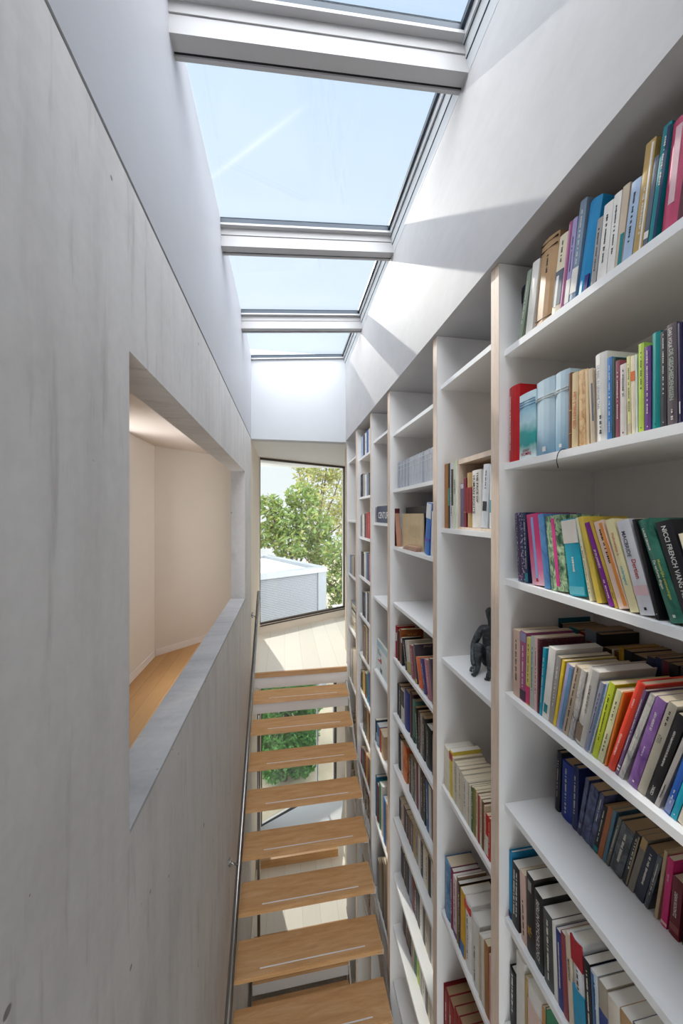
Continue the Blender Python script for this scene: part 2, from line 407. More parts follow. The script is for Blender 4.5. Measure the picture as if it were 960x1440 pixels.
mb = MB(); mb.box((xw, YBACK, Z(ZFLOOR + .0005)), (xw + .012, RC.y - .012, Z(ZFLOOR + .075))); struct('baseboard_room', mb, M['white_wall'], label='white baseboard along the side room wall', cat='baseboard')
mb = MB(); mb.box((-1.75, YBACK - .12, Z(-5.325)), (1.3, YBACK, Z(-4.6))); mb.box((-1.75, YBACK - .12, Z(-1.7)), (1.3, YBACK, Z(1.8)))
mb.box((-1.75, YBACK - .12, Z(-4.6)), (-.34, YBACK, Z(-1.7))); mb.box((.66, YBACK - .12, Z(-4.6)), (1.3, YBACK, Z(-1.7)))
struct('wall_near', mb, M['white_wall'], label='white wall behind the stairwell', cat='wall')

w8 = empty('window_8', (0, 0, 0), 'added window behind the stairwell, letting light onto the stair foot', 'window', kind='structure')  # unseen window, added to light the lower stairwell
mb = MB()
for a, b in (((-.339, -4.599), (-.30, -1.701)), ((.62, -4.599), (.659, -1.701)), ((-.30, -4.599), (.62, -4.56)), ((-.30, -1.74), (.62, -1.701)), ((-.30, -2.77), (.62, -2.73))): mb.box((a[0], YBACK - .08, Z(a[1])), (b[0], YBACK - .02, Z(b[1])))
struct('window_frame', mb, M['frame_dark'], w8)
mb = MB(); mb.box((-.30, YBACK - .052, Z(-4.56)), (.62, YBACK - .048, Z(-1.74))); struct('window_pane', mb, M['glass'], w8)
# ------------------------------------------------------------------ skylights
HG = .14
NEAR = [3.058 - .898 * k for k in range(5)]      # near edge of every pane (far face of each beam)
def slant(mb, x0, x1, y0, y1, dz0, dz1):
    lo = [(x0, y0, Z(ztop(x0) + dz0)), (x1, y0, Z(ztop(x1) + dz0)), (x1, y1, Z(ztop(x1) + dz0)), (x0, y1, Z(ztop(x0) + dz0))]
    hi = [(x0, y0, Z(ztop(x0) + dz1)), (x1, y0, Z(ztop(x1) + dz1)), (x1, y1, Z(ztop(x1) + dz1)), (x0, y1, Z(ztop(x0) + dz1))]
    mb.hexa(lo, hi); return mb
XL_, XR_ = -.392, XP
for i, y in enumerate(NEAR):
    if y < YBACK + .1: continue
    b = empty('trim_%d' % (10 + i), (0, 0, 0), ['pale grey beam between the two farthest skylights', 'pale grey beam second from the far end', 'wide pale grey beam at the top of the picture', 'pale grey beam over the viewer', 'pale beam behind the viewer', 'pale beam at the near end of the roof'][i], 'beam', kind='structure')
    mb = MB(); slant(mb, XL_, XR_, y - .072, y - .020, .066, .128); slant(mb, XL_, XR_, y - .068, y - .021, .002, .064); struct('beam_body', mb, M['beam'], b)
    mb = MB(); slant(mb, XL_, XR_ - .0, y - .0208, y - .0132, .004, .06); struct('beam_gap', mb, M['dark_gap'], b)
    mb = MB(); slant(mb, XL_ + .003, XR_ - .004, y - .013, y, -.003, .075); struct('beam_lip', mb, M['beam'], b)
names = ['farthest short skylight over the window end', 'third skylight of the row, second from the far end', 'large skylight in the middle of the light well', 'near skylight cut off by the top of the picture', 'skylight above and behind the camera', 'skylight at the near end of the row']
for i, y in enumerate(NEAR):
    y0 = y
    y1 = (NEAR[i - 1] - .072) if i else YEND
    w = empty('window_%d' % (3 + i), (0, 0, 0), names[i], 'skylight', kind='structure')
    mb = MB(); slant(mb, XL_ + .01, .640, y0 + .02, y1 - .022, .142, .150); struct('roof_pane', mb, M['glass_roof'], w)
    mb = MB(); slant(mb, XL_, .660, y1 - .022, y1 - .001, .116, .150); slant(mb, .640, .652, y0 + .003, y1 - .022, .128, .152)
    slant(mb, XL_, XL_ + .012, y0 + .003, y1 - .022, .128, .152)
    struct('pane_seal', mb, M['seal'], w)
    mb = MB(); slant(mb, XL_, .660, y1 - .026, y1 - .0005, .104, .1155); struct('pane_rail', mb, M['beam'], w)
struct('ceiling_near', MB().box((-.5, YBACK, Z(1.58)), (XP - .001, NEAR[-1] - .08, Z(1.95))), M['white_wall'], label='white ceiling behind the last skylight', cat='ceiling')
# right kerb
mb = MB()
ya, yb = YBACK, YEND
def kerb(x0, z0, x1, z1, w=.03):
    lo = [(x0, ya, Z(z0)), (x0 + w, ya, Z(z0)), (x1 + w, ya, Z(z1)), (x1, ya, Z(z1))]
    mb.hexa(lo, [(p[0], yb, p[2]) for p in lo])
kerb(XP - .001, 1.670, XP - .008, 1.72); kerb(XP - .012, 1.722, XP - .020, 1.765); kerb(.656, 1.767, .652, 1.80, .06)
struct('trim_20', mb, M['alu'], label='pale metal kerb along the upper edge of the skylights', cat='trim')
mb = MB(); kerb(XP - .0082, 1.7200, XP - .0122, 1.7222); kerb(XP - .0202, 1.7650, XP - .0240, 1.7672); struct('trim_21', mb, M['seal'], label='dark rubber joints in the metal skylight kerb', cat='trim')
mb = MB(); mb.box((-1.75, YBACK - .12, Z(1.06)), (XW(2) - .1, 5.2, Z(1.70))); struct('roof', mb, M['roof_white'], label='flat roof over the side room', cat='roof')

# ------------------------------------------------------------------ stairs
RUN, RISE, Y1, Z1 = .212, .1836, 3.539, -1.878
SXL, SXR = -.319, .668
def stairs(name, z1, n, label, first=0):
    root = empty(name, (0, Y1, Z(z1)), label, 'staircase')
    def slope(t): return -RISE / RUN * t
    for k in range(n):
        y, z = -RUN * k, -RISE * k
        mb = MB(); mb.box((SXL, y, z - .038), (SXR, y + RUN - .004, z)); mb.bevel(.004, 2)
        t = mb.build('tread', M['oak'], root)
        mb = MB(); mb.box((SXL + .16, y + .030, z - .001), (SXR - .12, y + .036, z + .0016)); mb.build('nosing_strip', M['strip'], t)
        mb = MB(); mb.box((SXR, y + .004, z - .05), (SXR + .004, y + .05, z - .012)); mb.box((SXR - .03, y + .01, z - .05), (SXR, y + .05, z - .0385)); mb.build('tread_bracket', M['white_wall'], root)
    yA, yB = RUN - .008, -RUN * n
    mb = MB()
    pts = [(yA, RISE * .94 + .004), (yB, RISE * .94 - RISE / RUN * (yA - yB) + .004), (yB, RISE * .94 - RISE / RUN * (yA - yB) - .20), (yA, RISE * .94 - .20)]
    mb.hexa([(SXR + .005, p[0], p[1] - .155) for p in pts], [(SXR + .017, p[0], p[1] - .155) for p in pts])
    mb.build('stringer', M['steel_paint'], root)
    pts2 = [(yA, RISE * .94 + .012), (yB, RISE * .94 - RISE / RUN * (yA - yB) + .012), (yB, RISE * .94 - RISE / RUN * (yA - yB)), (yA, RISE * .94)]
    mb = MB(); mb.hexa([(SXR + .004, p[0], p[1] - .150) for p in pts2], [(SXR + .021, p[0], p[1] - .150) for p in pts2]); mb.build('stringer_cap', M['steel'], root)
    return root
stairs('open_staircase', Z1, 13, 'open oak staircase with steel nosing strips rising to the landing')
low = stairs('lower_staircase', Z1 - 2.83, 3, 'lower oak stair flight glimpsed through the open treads')
mb = MB(); mb.box((SXL, -.0 + .03, -.0 - RISE + .001), (SXR, .045, -.0385)); mb.build('riser', M['white_wall'], low)
mb = MB(); mb.box((SXL, -RUN + .03, -2 * RISE + .001), (SXR, -RUN + .045, -RISE - .0385)); mb.build('riser', M['white_wall'], low)
# white board under the first tread
mb = MB(); mb.box((SXL + .004, Y1 + .03, Z(Z1 - .15)), (SXR - .004, Y1 + .05, Z(Z1 - .0395))); struct('trim_7', mb, M['white_wall'], label='white board under the top tread', cat='trim')
# handrail
rail = empty('handrail', (0, 0, 0), 'brushed steel handrail tube fixed along the concrete wall', 'handrail')
RXX = -.300
def rz(y): return -.902 + (y - 4.116) * .8215
mb = MB(); mb.tube((RXX, 4.116, Z(-.902)), (RXX, .3, Z(rz(.3))), .0185, 20); mb.build('rail_tube', M['steel'], rail, smooth=False)
for p in rail.children[0].data.polygons: p.use_smooth = len(p.vertices) == 4
for y in (3.84, 2.36, .9):
    zz = rz(y)
    mb = MB(); mb.tube((XW(y) - .002, y, Z(zz + .035)), (XW(y) + .006, y, Z(zz + .035)), .016); mb.tube((XW(y) + .004, y, Z(zz + .035)), (RXX - .012, y, Z(zz + .012)), .006)
    mb.ball((XW(y) + .012, y, Z(zz + .058)), .0075); mb.ball((XW(y) + .012, y, Z(zz + .008)), .0075); mb.tube((XW(y) + .012, y, Z(zz + .06)), (XW(y) + .012, y, Z(zz + .006)), .0045)
    mb.build('rail_bracket', M['steel'], rail, smooth=True)
post = MB(); post.tube((-.262, 3.60, Z(ZLOW - RISE * 1.0)), (-.262, 3.60, Z(-2.05)), .016, 12)
tag(post.build('steel_post', M['steel'], smooth=True), 'thin steel post rising beside the lower stair flight', 'post')

# ------------------------------------------------------------------ bookcases
ZA = [.549, .171, -.212, -.590, -.962, -1.340, -1.690, -2.045, -2.425, -2.775, -3.15, -3.52]
ZB = [.607, -.062, -.666, -1.262, -1.850, -2.460, -3.06]
BAYS = [(-.12, 1.055), (1.055, 1.5225), (1.5225, 2.2495), (2.2495, 2.7455), (2.7455, 3.312), (3.312, 3.864)]
HT = [(.0215, .0215), (.0205, .0215), (.0265, .0205), (.0165, .0265), (.034, .0165), (.022, .034)]   # far, near side panel thickness
CL = ['nearest', 'second', 'third', 'fourth', 'fifth', 'farthest']
CLAB = ['nearest white bookcase, filling the edge beside the camera', 'narrow white bookcase holding the seated bronze figure', 'wide white bookcase with the row of matching grey volumes',
        'narrow white bookcase with the thick navy book lying flat', 'white bookcase of small books, second from the window', 'farthest white bookcase beside the window']
TS = .0205
SHELF_X = {}
for i, (y0, y1) in enumerate(BAYS):
    r = empty('bookcase', (XD, (y0 + y1) / 2, 0), CLAB[i], 'bookcase', 'white bookcases lining the stairwell')
    cy = (y0 + y1) / 2; tf, tn = HT[i]
    e = .0003
    for (a, b) in ((y1 - tf, y1 - e), (y0 + e, y0 + tn)):
        mb = MB(); mb.box((.002, a - cy, 0), (XB - XD, b - cy, Z(ZSOF) - .002)); p = mb.build('side_panel', M['shelf_in'], r)
        mb = MB(); mb.box((0, a - cy, 0), (.002, b - cy, Z(ZSOF) - .002)); mb.build('edge_band', M['ply'], p)
    mb = MB(); mb.box((XB - XD - .008, y0 + tn + e - cy, 0), (XB - XD, y1 - tf - e - cy, Z(ZSOF) - .002)); mb.build('back_panel', M['shelf_in'], r)
    zs = ZA if i % 2 == 0 else ZB
    if i == 0: zs = ZA[:8]
    for z in zs:
        mb = MB(); mb.box((XS - XD, y0 + tn + e - cy, Z(z - TS)), (XB - XD - .0085, y1 - tf - e - cy, Z(z))); mb.build('shelf', M['shelf'], r)

# ------------------------------------------------------------------ books
ORD = 'first second third fourth fifth sixth seventh eighth ninth tenth eleventh twelfth thirteenth fourteenth fifteenth sixteenth seventeenth eighteenth nineteenth twentieth'.split()
ORD += ['twenty-' + w for w in ORD[:9]] + ['thirtieth']
C = dict(beige='#c9b79f', grey='#a39f9c', white='#e6e2da', cream='#e6d9bd', tan='#b9946a', brown='#7a5236', darkbrown='#4a3226', navy='#252d4e', blue='#2b62a8', brightblue='#1286bd',
         paleblue='#a9bdd6', teal='#0f7f86', turquoise='#23a3b8', green='#3d7a4c', lime='#b7cf55', darkgreen='#223f36', yellow='#d8c24a', paleyellow='#dcd79a', ochre='#b8985a', orange='#dc6b2c',
         red='#b5131c', darkred='#7a1a20', maroon='#5d2430', pink='#d0356f', palepink='#e0b8b4', mauve='#a4567e', purple='#6b3f86', lilac='#a79cc8', black='#1d1c20', charcoal='#3a393d', slate='#5e6673', steel='#7f92a6', royal='#26368f', greygreen='#8d9a86')
NAME = dict(brightblue='bright blue', paleblue='pale blue', paleyellow='pale yellow', darkbrown='dark brown', darkgreen='dark green', darkred='dark red', palepink='pale pink', royal='royal blue', slate='slate grey', steel='steel blue', greygreen='grey green')
def text_mesh(body, size, spacing=1.0):
    cu = bpy.data.curves.new('title', 'FONT'); cu.body = body; cu.size = size; cu.space_character = spacing
    cu.align_x = 'CENTER'; cu.align_y = 'CENTER'; cu.resolution_u = 2; cu.offset = size * .018
    o = bpy.data.objects.new('title', cu); COL.objects.link(o)
    dg = bpy.context.evaluated_depsgraph_get(); dg.update()
    me = bpy.data.meshes.new_from_object(o.evaluated_get(dg))
    bpy.data.objects.remove(o); bpy.data.curves.remove(cu); return me
def put_text(body, fit_len, fit_h, mat, parent, place, name='title'):
    me = text_mesh(body, .1)
    xs = [v.co.x for v in me.vertices]; ys = [v.co.y for v in me.vertices]
    if not xs: return
    w, h = max(xs) - min(xs), max(ys) - min(ys); k = min(fit_len / w, fit_h / h)
    cx, cy = (max(xs) + min(xs)) / 2, (max(ys) + min(ys)) / 2
    for v in me.vertices: v.co = place((v.co.x - cx) * k, (v.co.y - cy) * k)
    me.materials.clear(); me.materials.append(mat)
    o = bpy.data.objects.new(name, me); COL.objects.link(o); o.parent = parent; return o
def marks(h, t, mat, parent, z0=.25, z1=.85, x=-.0007, frac=.2, rows=1):
    """blurred, unreadable title: small dashes down the spine"""
    mb = MB()
    for r_ in range(rows):
        yc = -t * (r_ + 1) / (rows + 1); z = h * z1
        while z > h * z0:
            l = random.uniform(.0016, .0042); wd = min(t * frac / rows, .006) * random.uniform(.6, 1.)
            mb.box((x, yc - wd / 2, z - l), (x + .0005, yc + wd / 2, z)); z -= l + random.choice((.0012, .0012, .0016, .006))
    return mb.build('spine_title', mat, parent)
def book(t, h, d, cover, pages='paper', hard=False, deco=None, name='book'):
    """spine at x=0 facing -X, far side at y=0, near side at y=-t"""
    c = .0026 if hard else .0009
    c = min(c, t * .2); ov = .003 if hard else .0006
    mb = MB()
    n = 5 if t > .012 else 3
    bow = min(t * (.16 if hard else .05), .006)
    prof = [(-bow * math.sin(math.pi * i / (n - 1)) + bow * 0, -t * i / (n - 1)) for i in range(n)]
    prof = [(x + bow, y) for x, y in prof]
    outer = prof + [(d, -t)] + [(d, -t + c)]
    inner = [(bow + c * 1.4, -t + c), (bow + c * 1.4, -c)]
    ring = outer + inner + [(d, -c), (d, 0)]
    mb.hexa([(x, y, 0) for x, y in ring], [(x, y, h) for x, y in ring])
    me_mat = cover if not isinstance(cover, str) else cover_mat(cover)
    o = mb.build(name, me_mat)
    mb = MB(); mb.box((bow + c * 1.5, -t + c + .0001, ov), (d - ov * 1.5, -c - .0001, h - ov)); mb.build('pages', M[pages], o)
    return o
def lab_place(i, row, k): return f"{ORD[k]} from the far upright on the {CL[i]} bookcase's {ORD[row]} shelf"
GROUP = lambda i, row: f"books on the {CL[i]} bookcase's {ORD[row]} shelf"
WHITE_INK, DARK_INK = cover_mat('#ddd8cc'), cover_mat('#2b2623')
GOLD_INK, RED_INK = cover_mat('#c2a66a'), cover_mat('#a5181c')
def deco_apply(o, t, h, dark, deco, d=.14):
    for q in deco:
        k = q[0]
        if k == 'm': marks(h, t, WHITE_INK if dark else DARK_INK, o, *(q[1:] or ()))
        elif k == 'band':                  # coloured band on the spine: z0 z1 colour
            mb = MB(); mb.box((-.0004, -t * .98, h * q[1]), (.004, -t * .02, h * q[2])); mb.build('spine_band', cover_mat(C.get(q[3], q[3])), o)
        elif k == 'stripe':                # vertical stripe: y0 y1 fraction colour [z0 z1]
            z0, z1 = (q[4], q[5]) if len(q) > 4 else (.03, .97)
            mb = MB(); mb.box((-.0005, -t * q[2 - 1], h * z0), (.003, -t * q[2], h * z1)); mb.build('spine_stripe', cover_mat(C.get(q[3], q[3])), o)
        elif k == 'txt':                   # readable spine text: body, centre z, length, width, ink, direction
            body, zc, ln, wd, ink = q[1:6]; y_c = -t * (q[6] if len(q) > 6 else .5)
            put_text(body, ln * h, wd * t, cover_mat(C.get(ink, ink)), o, lambda a, b: Vector((-.0011, y_c - b, zc * h - a)), 'spine_title')
        elif k == 'utxt':                  # reading upwards
            body, zc, ln, wd, ink = q[1:6]; y_c = -t * (q[6] if len(q) > 6 else .5)
            put_text(body, ln * h, wd * t, cover_mat(C.get(ink, ink)), o, lambda a, b: Vector((-.0011, y_c + b, zc * h + a)), 'spine_title')
        elif k == 'htxt':                  # across the spine
            body, zc, ht, ink = q[1:5]
            put_text(body, t * .86, ht * h, cover_mat(C.get(ink, ink)), o, lambda a, b: Vector((-.0011, -t * .5 - a, zc * h + b)), 'spine_title')
        elif k == 'ctxt':                  # on the cover that faces the camera
            body, zc, ht, ink = q[1:5]
            put_text(body, d * .86, ht * h, cover_mat(C.get(ink, ink)), o, lambda a, b: Vector((d * .5 + a, -t - .0006, zc * h + b)), 'cover_title')
        elif k == 'dot':                   # publisher's mark low on the spine
            mb = MB(); mb.box((-.0006, -t * .58, h * .05), (.002, -t * .42, h * .05 + t * .2)); mb.build('spine_mark', cover_mat(C.get(q[1], q[1])), o)
BOOKS = [0]
def row(i, r, z, X, specs, tol=.0006, depth=(.125, .16), extra=None, near=None):
    """specs: (x of the far edge at the foot, x at the head, y of the head, colour, thickness word/None, hard, description or None, deco [, xoff])"""
    y0b, y1b = BAYS[i][0] + HT[i][1], BAYS[i][1] - HT[i][0]
    items = []
    for sp in specs:
        xb, xt, yt = sp[:3]; xo = sp[8] if len(sp) > 8 else 0.
        Xf = X + xo
        base = at_x(xb, 724, Xf).y; top = at_x(xt, yt, Xf)
        h = top.z - z
        items.append([base, top.y, h, sp, Xf])
    items[0][0] = min(items[0][0], y1b - .001); items[0][1] = min(items[0][1], y1b - .001)
    for k, it in enumerate(items):
        base, topy, h, sp, Xf = it
        m = (topy - base) / h                                  # lean towards +Y per height
        if k:
            pb, pm, ph = prev
            hh = min(h, ph)
            gap = pb - base
            if gap < .0008: base = pb - .0008; gap = .0008
            m = min(m, pm + (gap - .0006) / hh)
            if base + m * h > y1b - .001: m = (y1b - .001 - base) / h
        if k + 1 < len(items):
            nb, nt, nh = items[k + 1][:3]; nm = (nt - nb) / nh; hh = min(h, nh)
            th = min(base - nb, (base + m * hh) - (nb + nm * hh)) - tol
        else:
            th = min(base - near, base + m * h - near) - tol if near else .02
        c = 1 / math.sqrt(1 + m * m); th = max(th * c, .0035)
        th = min(th, .075)
        prev = (base - th / c - .0003, m, h)
        make(i, r, k, z, Xf, base, m, th, h * math.sqrt(1 + m * m) - abs(m) * th, sp, depth)
def make(i, r, k, z, Xf, base, m, th, h, sp, depth):
    colour, thick, hard, desc, deco = sp[3], sp[4], sp[5], sp[6], sp[7]
    pat = None
    if isinstance(colour, tuple): pat = pattern_mat(*colour); hexc = None
    else: hexc = C.get(colour, colour)
    dp = min(random.uniform(*depth), XB - .012 - Xf)
    pg = 'paper'
    if hard in ('w', 'hw'): pg = 'paper_white'
    if hard in ('b', 'hb'): pg = 'paper_brown'
    ishard = bool(hard) and hard in (True, 'hw', 'hb')
    o = book(th, h, dp, pat or hexc, pg, ishard)
    th_ang = math.atan(m); o.rotation_euler = (-th_ang, 0, 0)
    lift = th * math.sin(-th_ang) if m < 0 else 0
    o.location = (Xf, base + (m * lift if m < 0 else 0), Z(z + .0006 + max(lift, 0)))
    dark = hexc is not None and sum(lin(hexc)[:3]) < .9
    deco_apply(o, th, h, dark or pat is not None, deco or (), dp)
    if th < .011: w = 'thin'
    elif th < .018: w = 'slim'
    elif th < .034: w = ''
    else: w = 'thick'
    cn = colour if isinstance(colour, str) and not colour.startswith('#') else 'printed'
    d_ = desc or f"{w} {NAME.get(cn, cn)} {'hardback' if ishard else 'paperback'}".strip()
    lab = d_ + ', ' + lab_place(i, r, k)
    n = len(lab.split())
    if n > 16:
        lab = d_ + f", {ORD[k]} along the {CL[i]} bookcase's {ORD[r]} shelf"
    tag(o, lab, 'book', GROUP(i, r)); BOOKS[0] += 1
    return o
def zm(ox, oy, s, L):
    """readings taken on an enlarged crop, brought back to photograph pixels"""
    return [(ox + a[0] / s, ox + a[1] / s, oy + a[2] / s) + tuple(a[3:]) for a in L]
MK = (('m',),)
#BOOKDATA
SD = cover_mat
PAT = dict(
 navydots=('navy_cover_with_light_specks', ['#c8c4d8', '#262b58', '#1d2148'], 150, 'dots'),
 pinkgrad=('pink_to_cream_cover', ['#e6cfd2', '#dc6f9a', '#c52d68', '#c0306c'], 4.2, 'vertical'),
 bluewash=('blue_wash_cover', ['#2f5a99', '#4d86b4', '#31497f'], 22),
 palm=('palm_leaf_cover', ['#1e2b26', '#2f5a44', '#a9c496', '#dfe8cf'], 60),
 sea=('sea_landscape_cover', ['#e8ecec', '#dfe8e8', '#1f8f8c', '#2a9a97', '#b7d5dc', '#8fc0d4', '#cfe6ec'], 4.6, 'vertical'),
 bluefade=('pale_blue_fading_cover', ['#3f6d8e', '#7fa3b8', '#a9c2cf', '#b6cbd5', '#b4c8d2'], 5.0, 'vertical'),
 mottle=('mottled_brown_cover', ['#8a5a34', '#b98a58', '#d9b88a', '#a06f42'], 60),
 dotsred=('maroon_dotted_cover', ['#6d2c38', '#531f2b', '#8d5a5a'], 120),
 greyphoto=('grey_photograph_cover', ['#5c5a5a', '#9c9896', '#c9c3bc', '#7d7977'], 35),
 purplewash=('purple_clouded_cover', ['#4f2f66', '#73498a', '#8d67a3', '#5a3873'], 26),
 worn=('worn_navy_cover', ['#1d2238', '#2a3152', '#59628a', '#232844'], 50),
 darkart=('dark_pictorial_cover', ['#17171b', '#2b2d33', '#5c6266', '#1f2024'], 45),
 greenart=('dark_green_pictorial_cover', ['#16382f', '#20604e', '#3d7d6a', '#1a2f2a'], 26),
 floral=('red_floral_cover', ['#a8321f', '#c9502e', '#d98a4a', '#b53a24'], 40),
 cityart=('blue_city_cover', ['#1d3d63', '#2d5f8e', '#5f8fb0', '#24486f'], 30),
)
def P(k): return PAT[k]
# -- nearest bookcase, top shelf
row(0, 0, ZA[0], .735, zm(680, 60, 3.4286, [
 (155, 175, 1190, 'navy', 0, 0, None, (('band', .75, .95, 'black'),), .05),
 (160, 210, 1105, 'greygreen', 0, 0, 'faded grey green paperback', MK),
 (197, 235, 1065, 'white', 0, 0, None, ()),
 (240, 275, 975, 'tan', 0, 'hb', 'thick tan leather bound hardback with dark lines', (('band', .06, .064, 'darkbrown'), ('band', .95, .955, 'darkbrown'), ('band', .87, .874, 'darkbrown'), ('m', .58, .8))),
 (322, 365, 940, 'cream', 0, 0, 'cream paperback with a dark lower half', (('m', .66, .92), ('band', .12, .56, '#5c6470'), ('stripe', .2, .5, 'white', .1, .5))),
 (362, 412, 870, 'mauve', 0, 0, None, (('stripe', .1, .5, '#c98fb0'),)),
 (383, 430, 855, 'lilac', 0, 0, 'thin lilac paperback with pale foot', (('band', .05, .32, 'white'), ('m', .4, .8))),
 (405, 465, 770, 'steel', 0, 0, None, (('band', .1, .35, 'white'), ('m', .4, .9))),
 (437, 505, 775, 'brightblue', 0, True, 'glossy bright blue hardback, thickest blue one', (('stripe', .66, .98, '#2c2a72', .03, .2),)),
 (510, 548, 855, 'grey', 0, 0, None, MK),
 (540, 580, 790, 'white', 0, 0, None, MK),
 (588, 628, 740, 'white', 0, 0, None, MK),
 (625, 670, 700, 'beige', 0, 0, 'beige paperback with a teal foot', (('stripe', .45, .95, 'teal', .04, .42),)),
 (660, 712, 680, 'paleblue', 0, 0, None, MK),
 (712, 780, 495, 'ochre', 0, 0, 'tall ochre paperback with white edge line', (('stripe', .68, .86, 'white'), ('m', .2, .6))),
 (760, 820, 560, 'slate', 0, 0, None, (('band', .12, .2, 'white'),)),
 (785, 865, 410, 'teal', 0, 0, 'tall blue green paperback', (('stripe', .62, .98, '#1c2b55'), ('m', .5, .9))),
 (845, 905, 395, '#c4486c', 0, True, 'large pink hardback with white lettering', (('stripe', .35, .72, '#ddb7bd', .25, .93),)),
 (925, 985, 420, 'maroon', 0, 0, None, MK),
 (1000, 1060, 300, 'darkred', 0, True, None, ()),
 (1060, 1120, 330, 'charcoal', 0, 0, None, MK),
]), near=.40)
# -- second shelf
row(0, 1, ZA[1], .735, zm(680, 440, 3.4286, [
 (103, 103, 375, 'red', 0, True, 'bright red hardback with fine white title', (('txt', 'Geschiedenis van de letteren in de twintigste eeuw', .52, .8, .16, 'white', .25),)),
 (167, 168, 405, P('sea'), 0, 0, 'sea and meadow picture paperback with red lettering', (('htxt', 'GERRIT', .135, .035, '#7a1420'), ('htxt', 'KOMRIJ', .075, .06, '#b0142a'), ('band', .84, .846, '#3f7fb0'), ('band', .80, .806, '#3f7fb0'), ('band', .88, .886, '#3f7fb0'))),
 (247, 247, 345, P('bluefade'), 0, True, 'pale blue fading hardback', (('band', .78, .784, 'white'), ('band', .75, .754, 'white'), ('dot', 'white'))),
 (335, 338, 300, P('bluefade'), 0, True, 'second pale blue fading hardback', (('band', .78, .784, 'white'), ('band', .75, .754, 'white'), ('dot', 'white'))),
 (405, 407, 295, 'brown', 0, True, None, (('band', .2, .21, 'ochre'), ('band', .5, .51, 'ochre'))),
 (422, 425, 295, '#d3bb90', 0, 0, 'sand coloured paperback with orange title', (('txt', 'HET STENEN BED', .5, .6, .5, '#c96a3c'),)),
 (460, 455, 285, P('mottle'), 0, 'b', 'mottled brown and cream paperback', ()),
 (495, 487, 275, '#d8bd94', 0, 0, None, ()),
 (515, 502, 275, 'beige', 0, 0, None, (('stripe', .6, .95, 'slate', .3, .8),)),
 (535, 530, 210, 'white', 0, 'hw', 'thick white hardback with grey lettering', (('txt', 'DE BIJBEL IN GEWONE TAAL', .62, .5, .3, '#7d8596', .35), ('m', .1, .3))),
 (593, 593, 222, '#3d78b4', 0, 0, None, (('m', .1, .9),)),
 (618, 618, 222, 'darkgreen', 0, 0, None, ()),
 (634, 634, 235, '#8f4a5c', 0, 0, 'thin plum paperback', MK),
 (655, 655, 255, '#d9cfc8', 0, 0, 'off white paperback with red and black title', (('m', .55, .92), ('dot', 'black'))),
 (693, 687, 215, 'paleyellow', 0, 0, None, (('m', .3, .9), ('band', .03, .15, 'beige'))),
 (712, 706, 212, 'cream', 0, 0, None, (('band', .68, .8, 'orange'),)),
 (733, 727, 205, '#d3dccf', 0, 0, 'thin pale mint paperback', ()),
 (742, 742, 155, 'lime', 0, 0, None, (('m', .5, .9), ('dot', 'darkgreen'))),
 (774, 772, 170, 'purple', 0, 0, None, (('m', .2, .95), ('dot', 'white'))),
 (805, 807, 105, '#0a8a86', 0, True, 'plain teal green hardback', (('dot', '#0a5f66'),)),
 (852, 850, 97, 'charcoal', 0, 0, None, (('m', .35, .97), ('dot', 'grey'))),
 (884, 880, 65, '#5d5257', 0, 0, 'grey brown paperback with big pale title', (('txt', 'DAS VOLK', .86, .2, .45, '#c9c2bd', .42), ('txt', 'DE GESCHIEDENISSEN', .5, .5, .62, '#a9b5a3'), ('m', .06, .16))),
 (937, 930, 55, '#241b45', 0, True, 'indigo hardback', (('stripe', .3, .5, 'white', .1, .22),)),
 (962, 958, 15, 'royal', 0, 0, None, MK),
 (1010, 1006, 20, 'white', 0, 0, None, MK),
 (1050, 1046, -10, 'teal', 0, 0, None, MK),
]), near=.40)
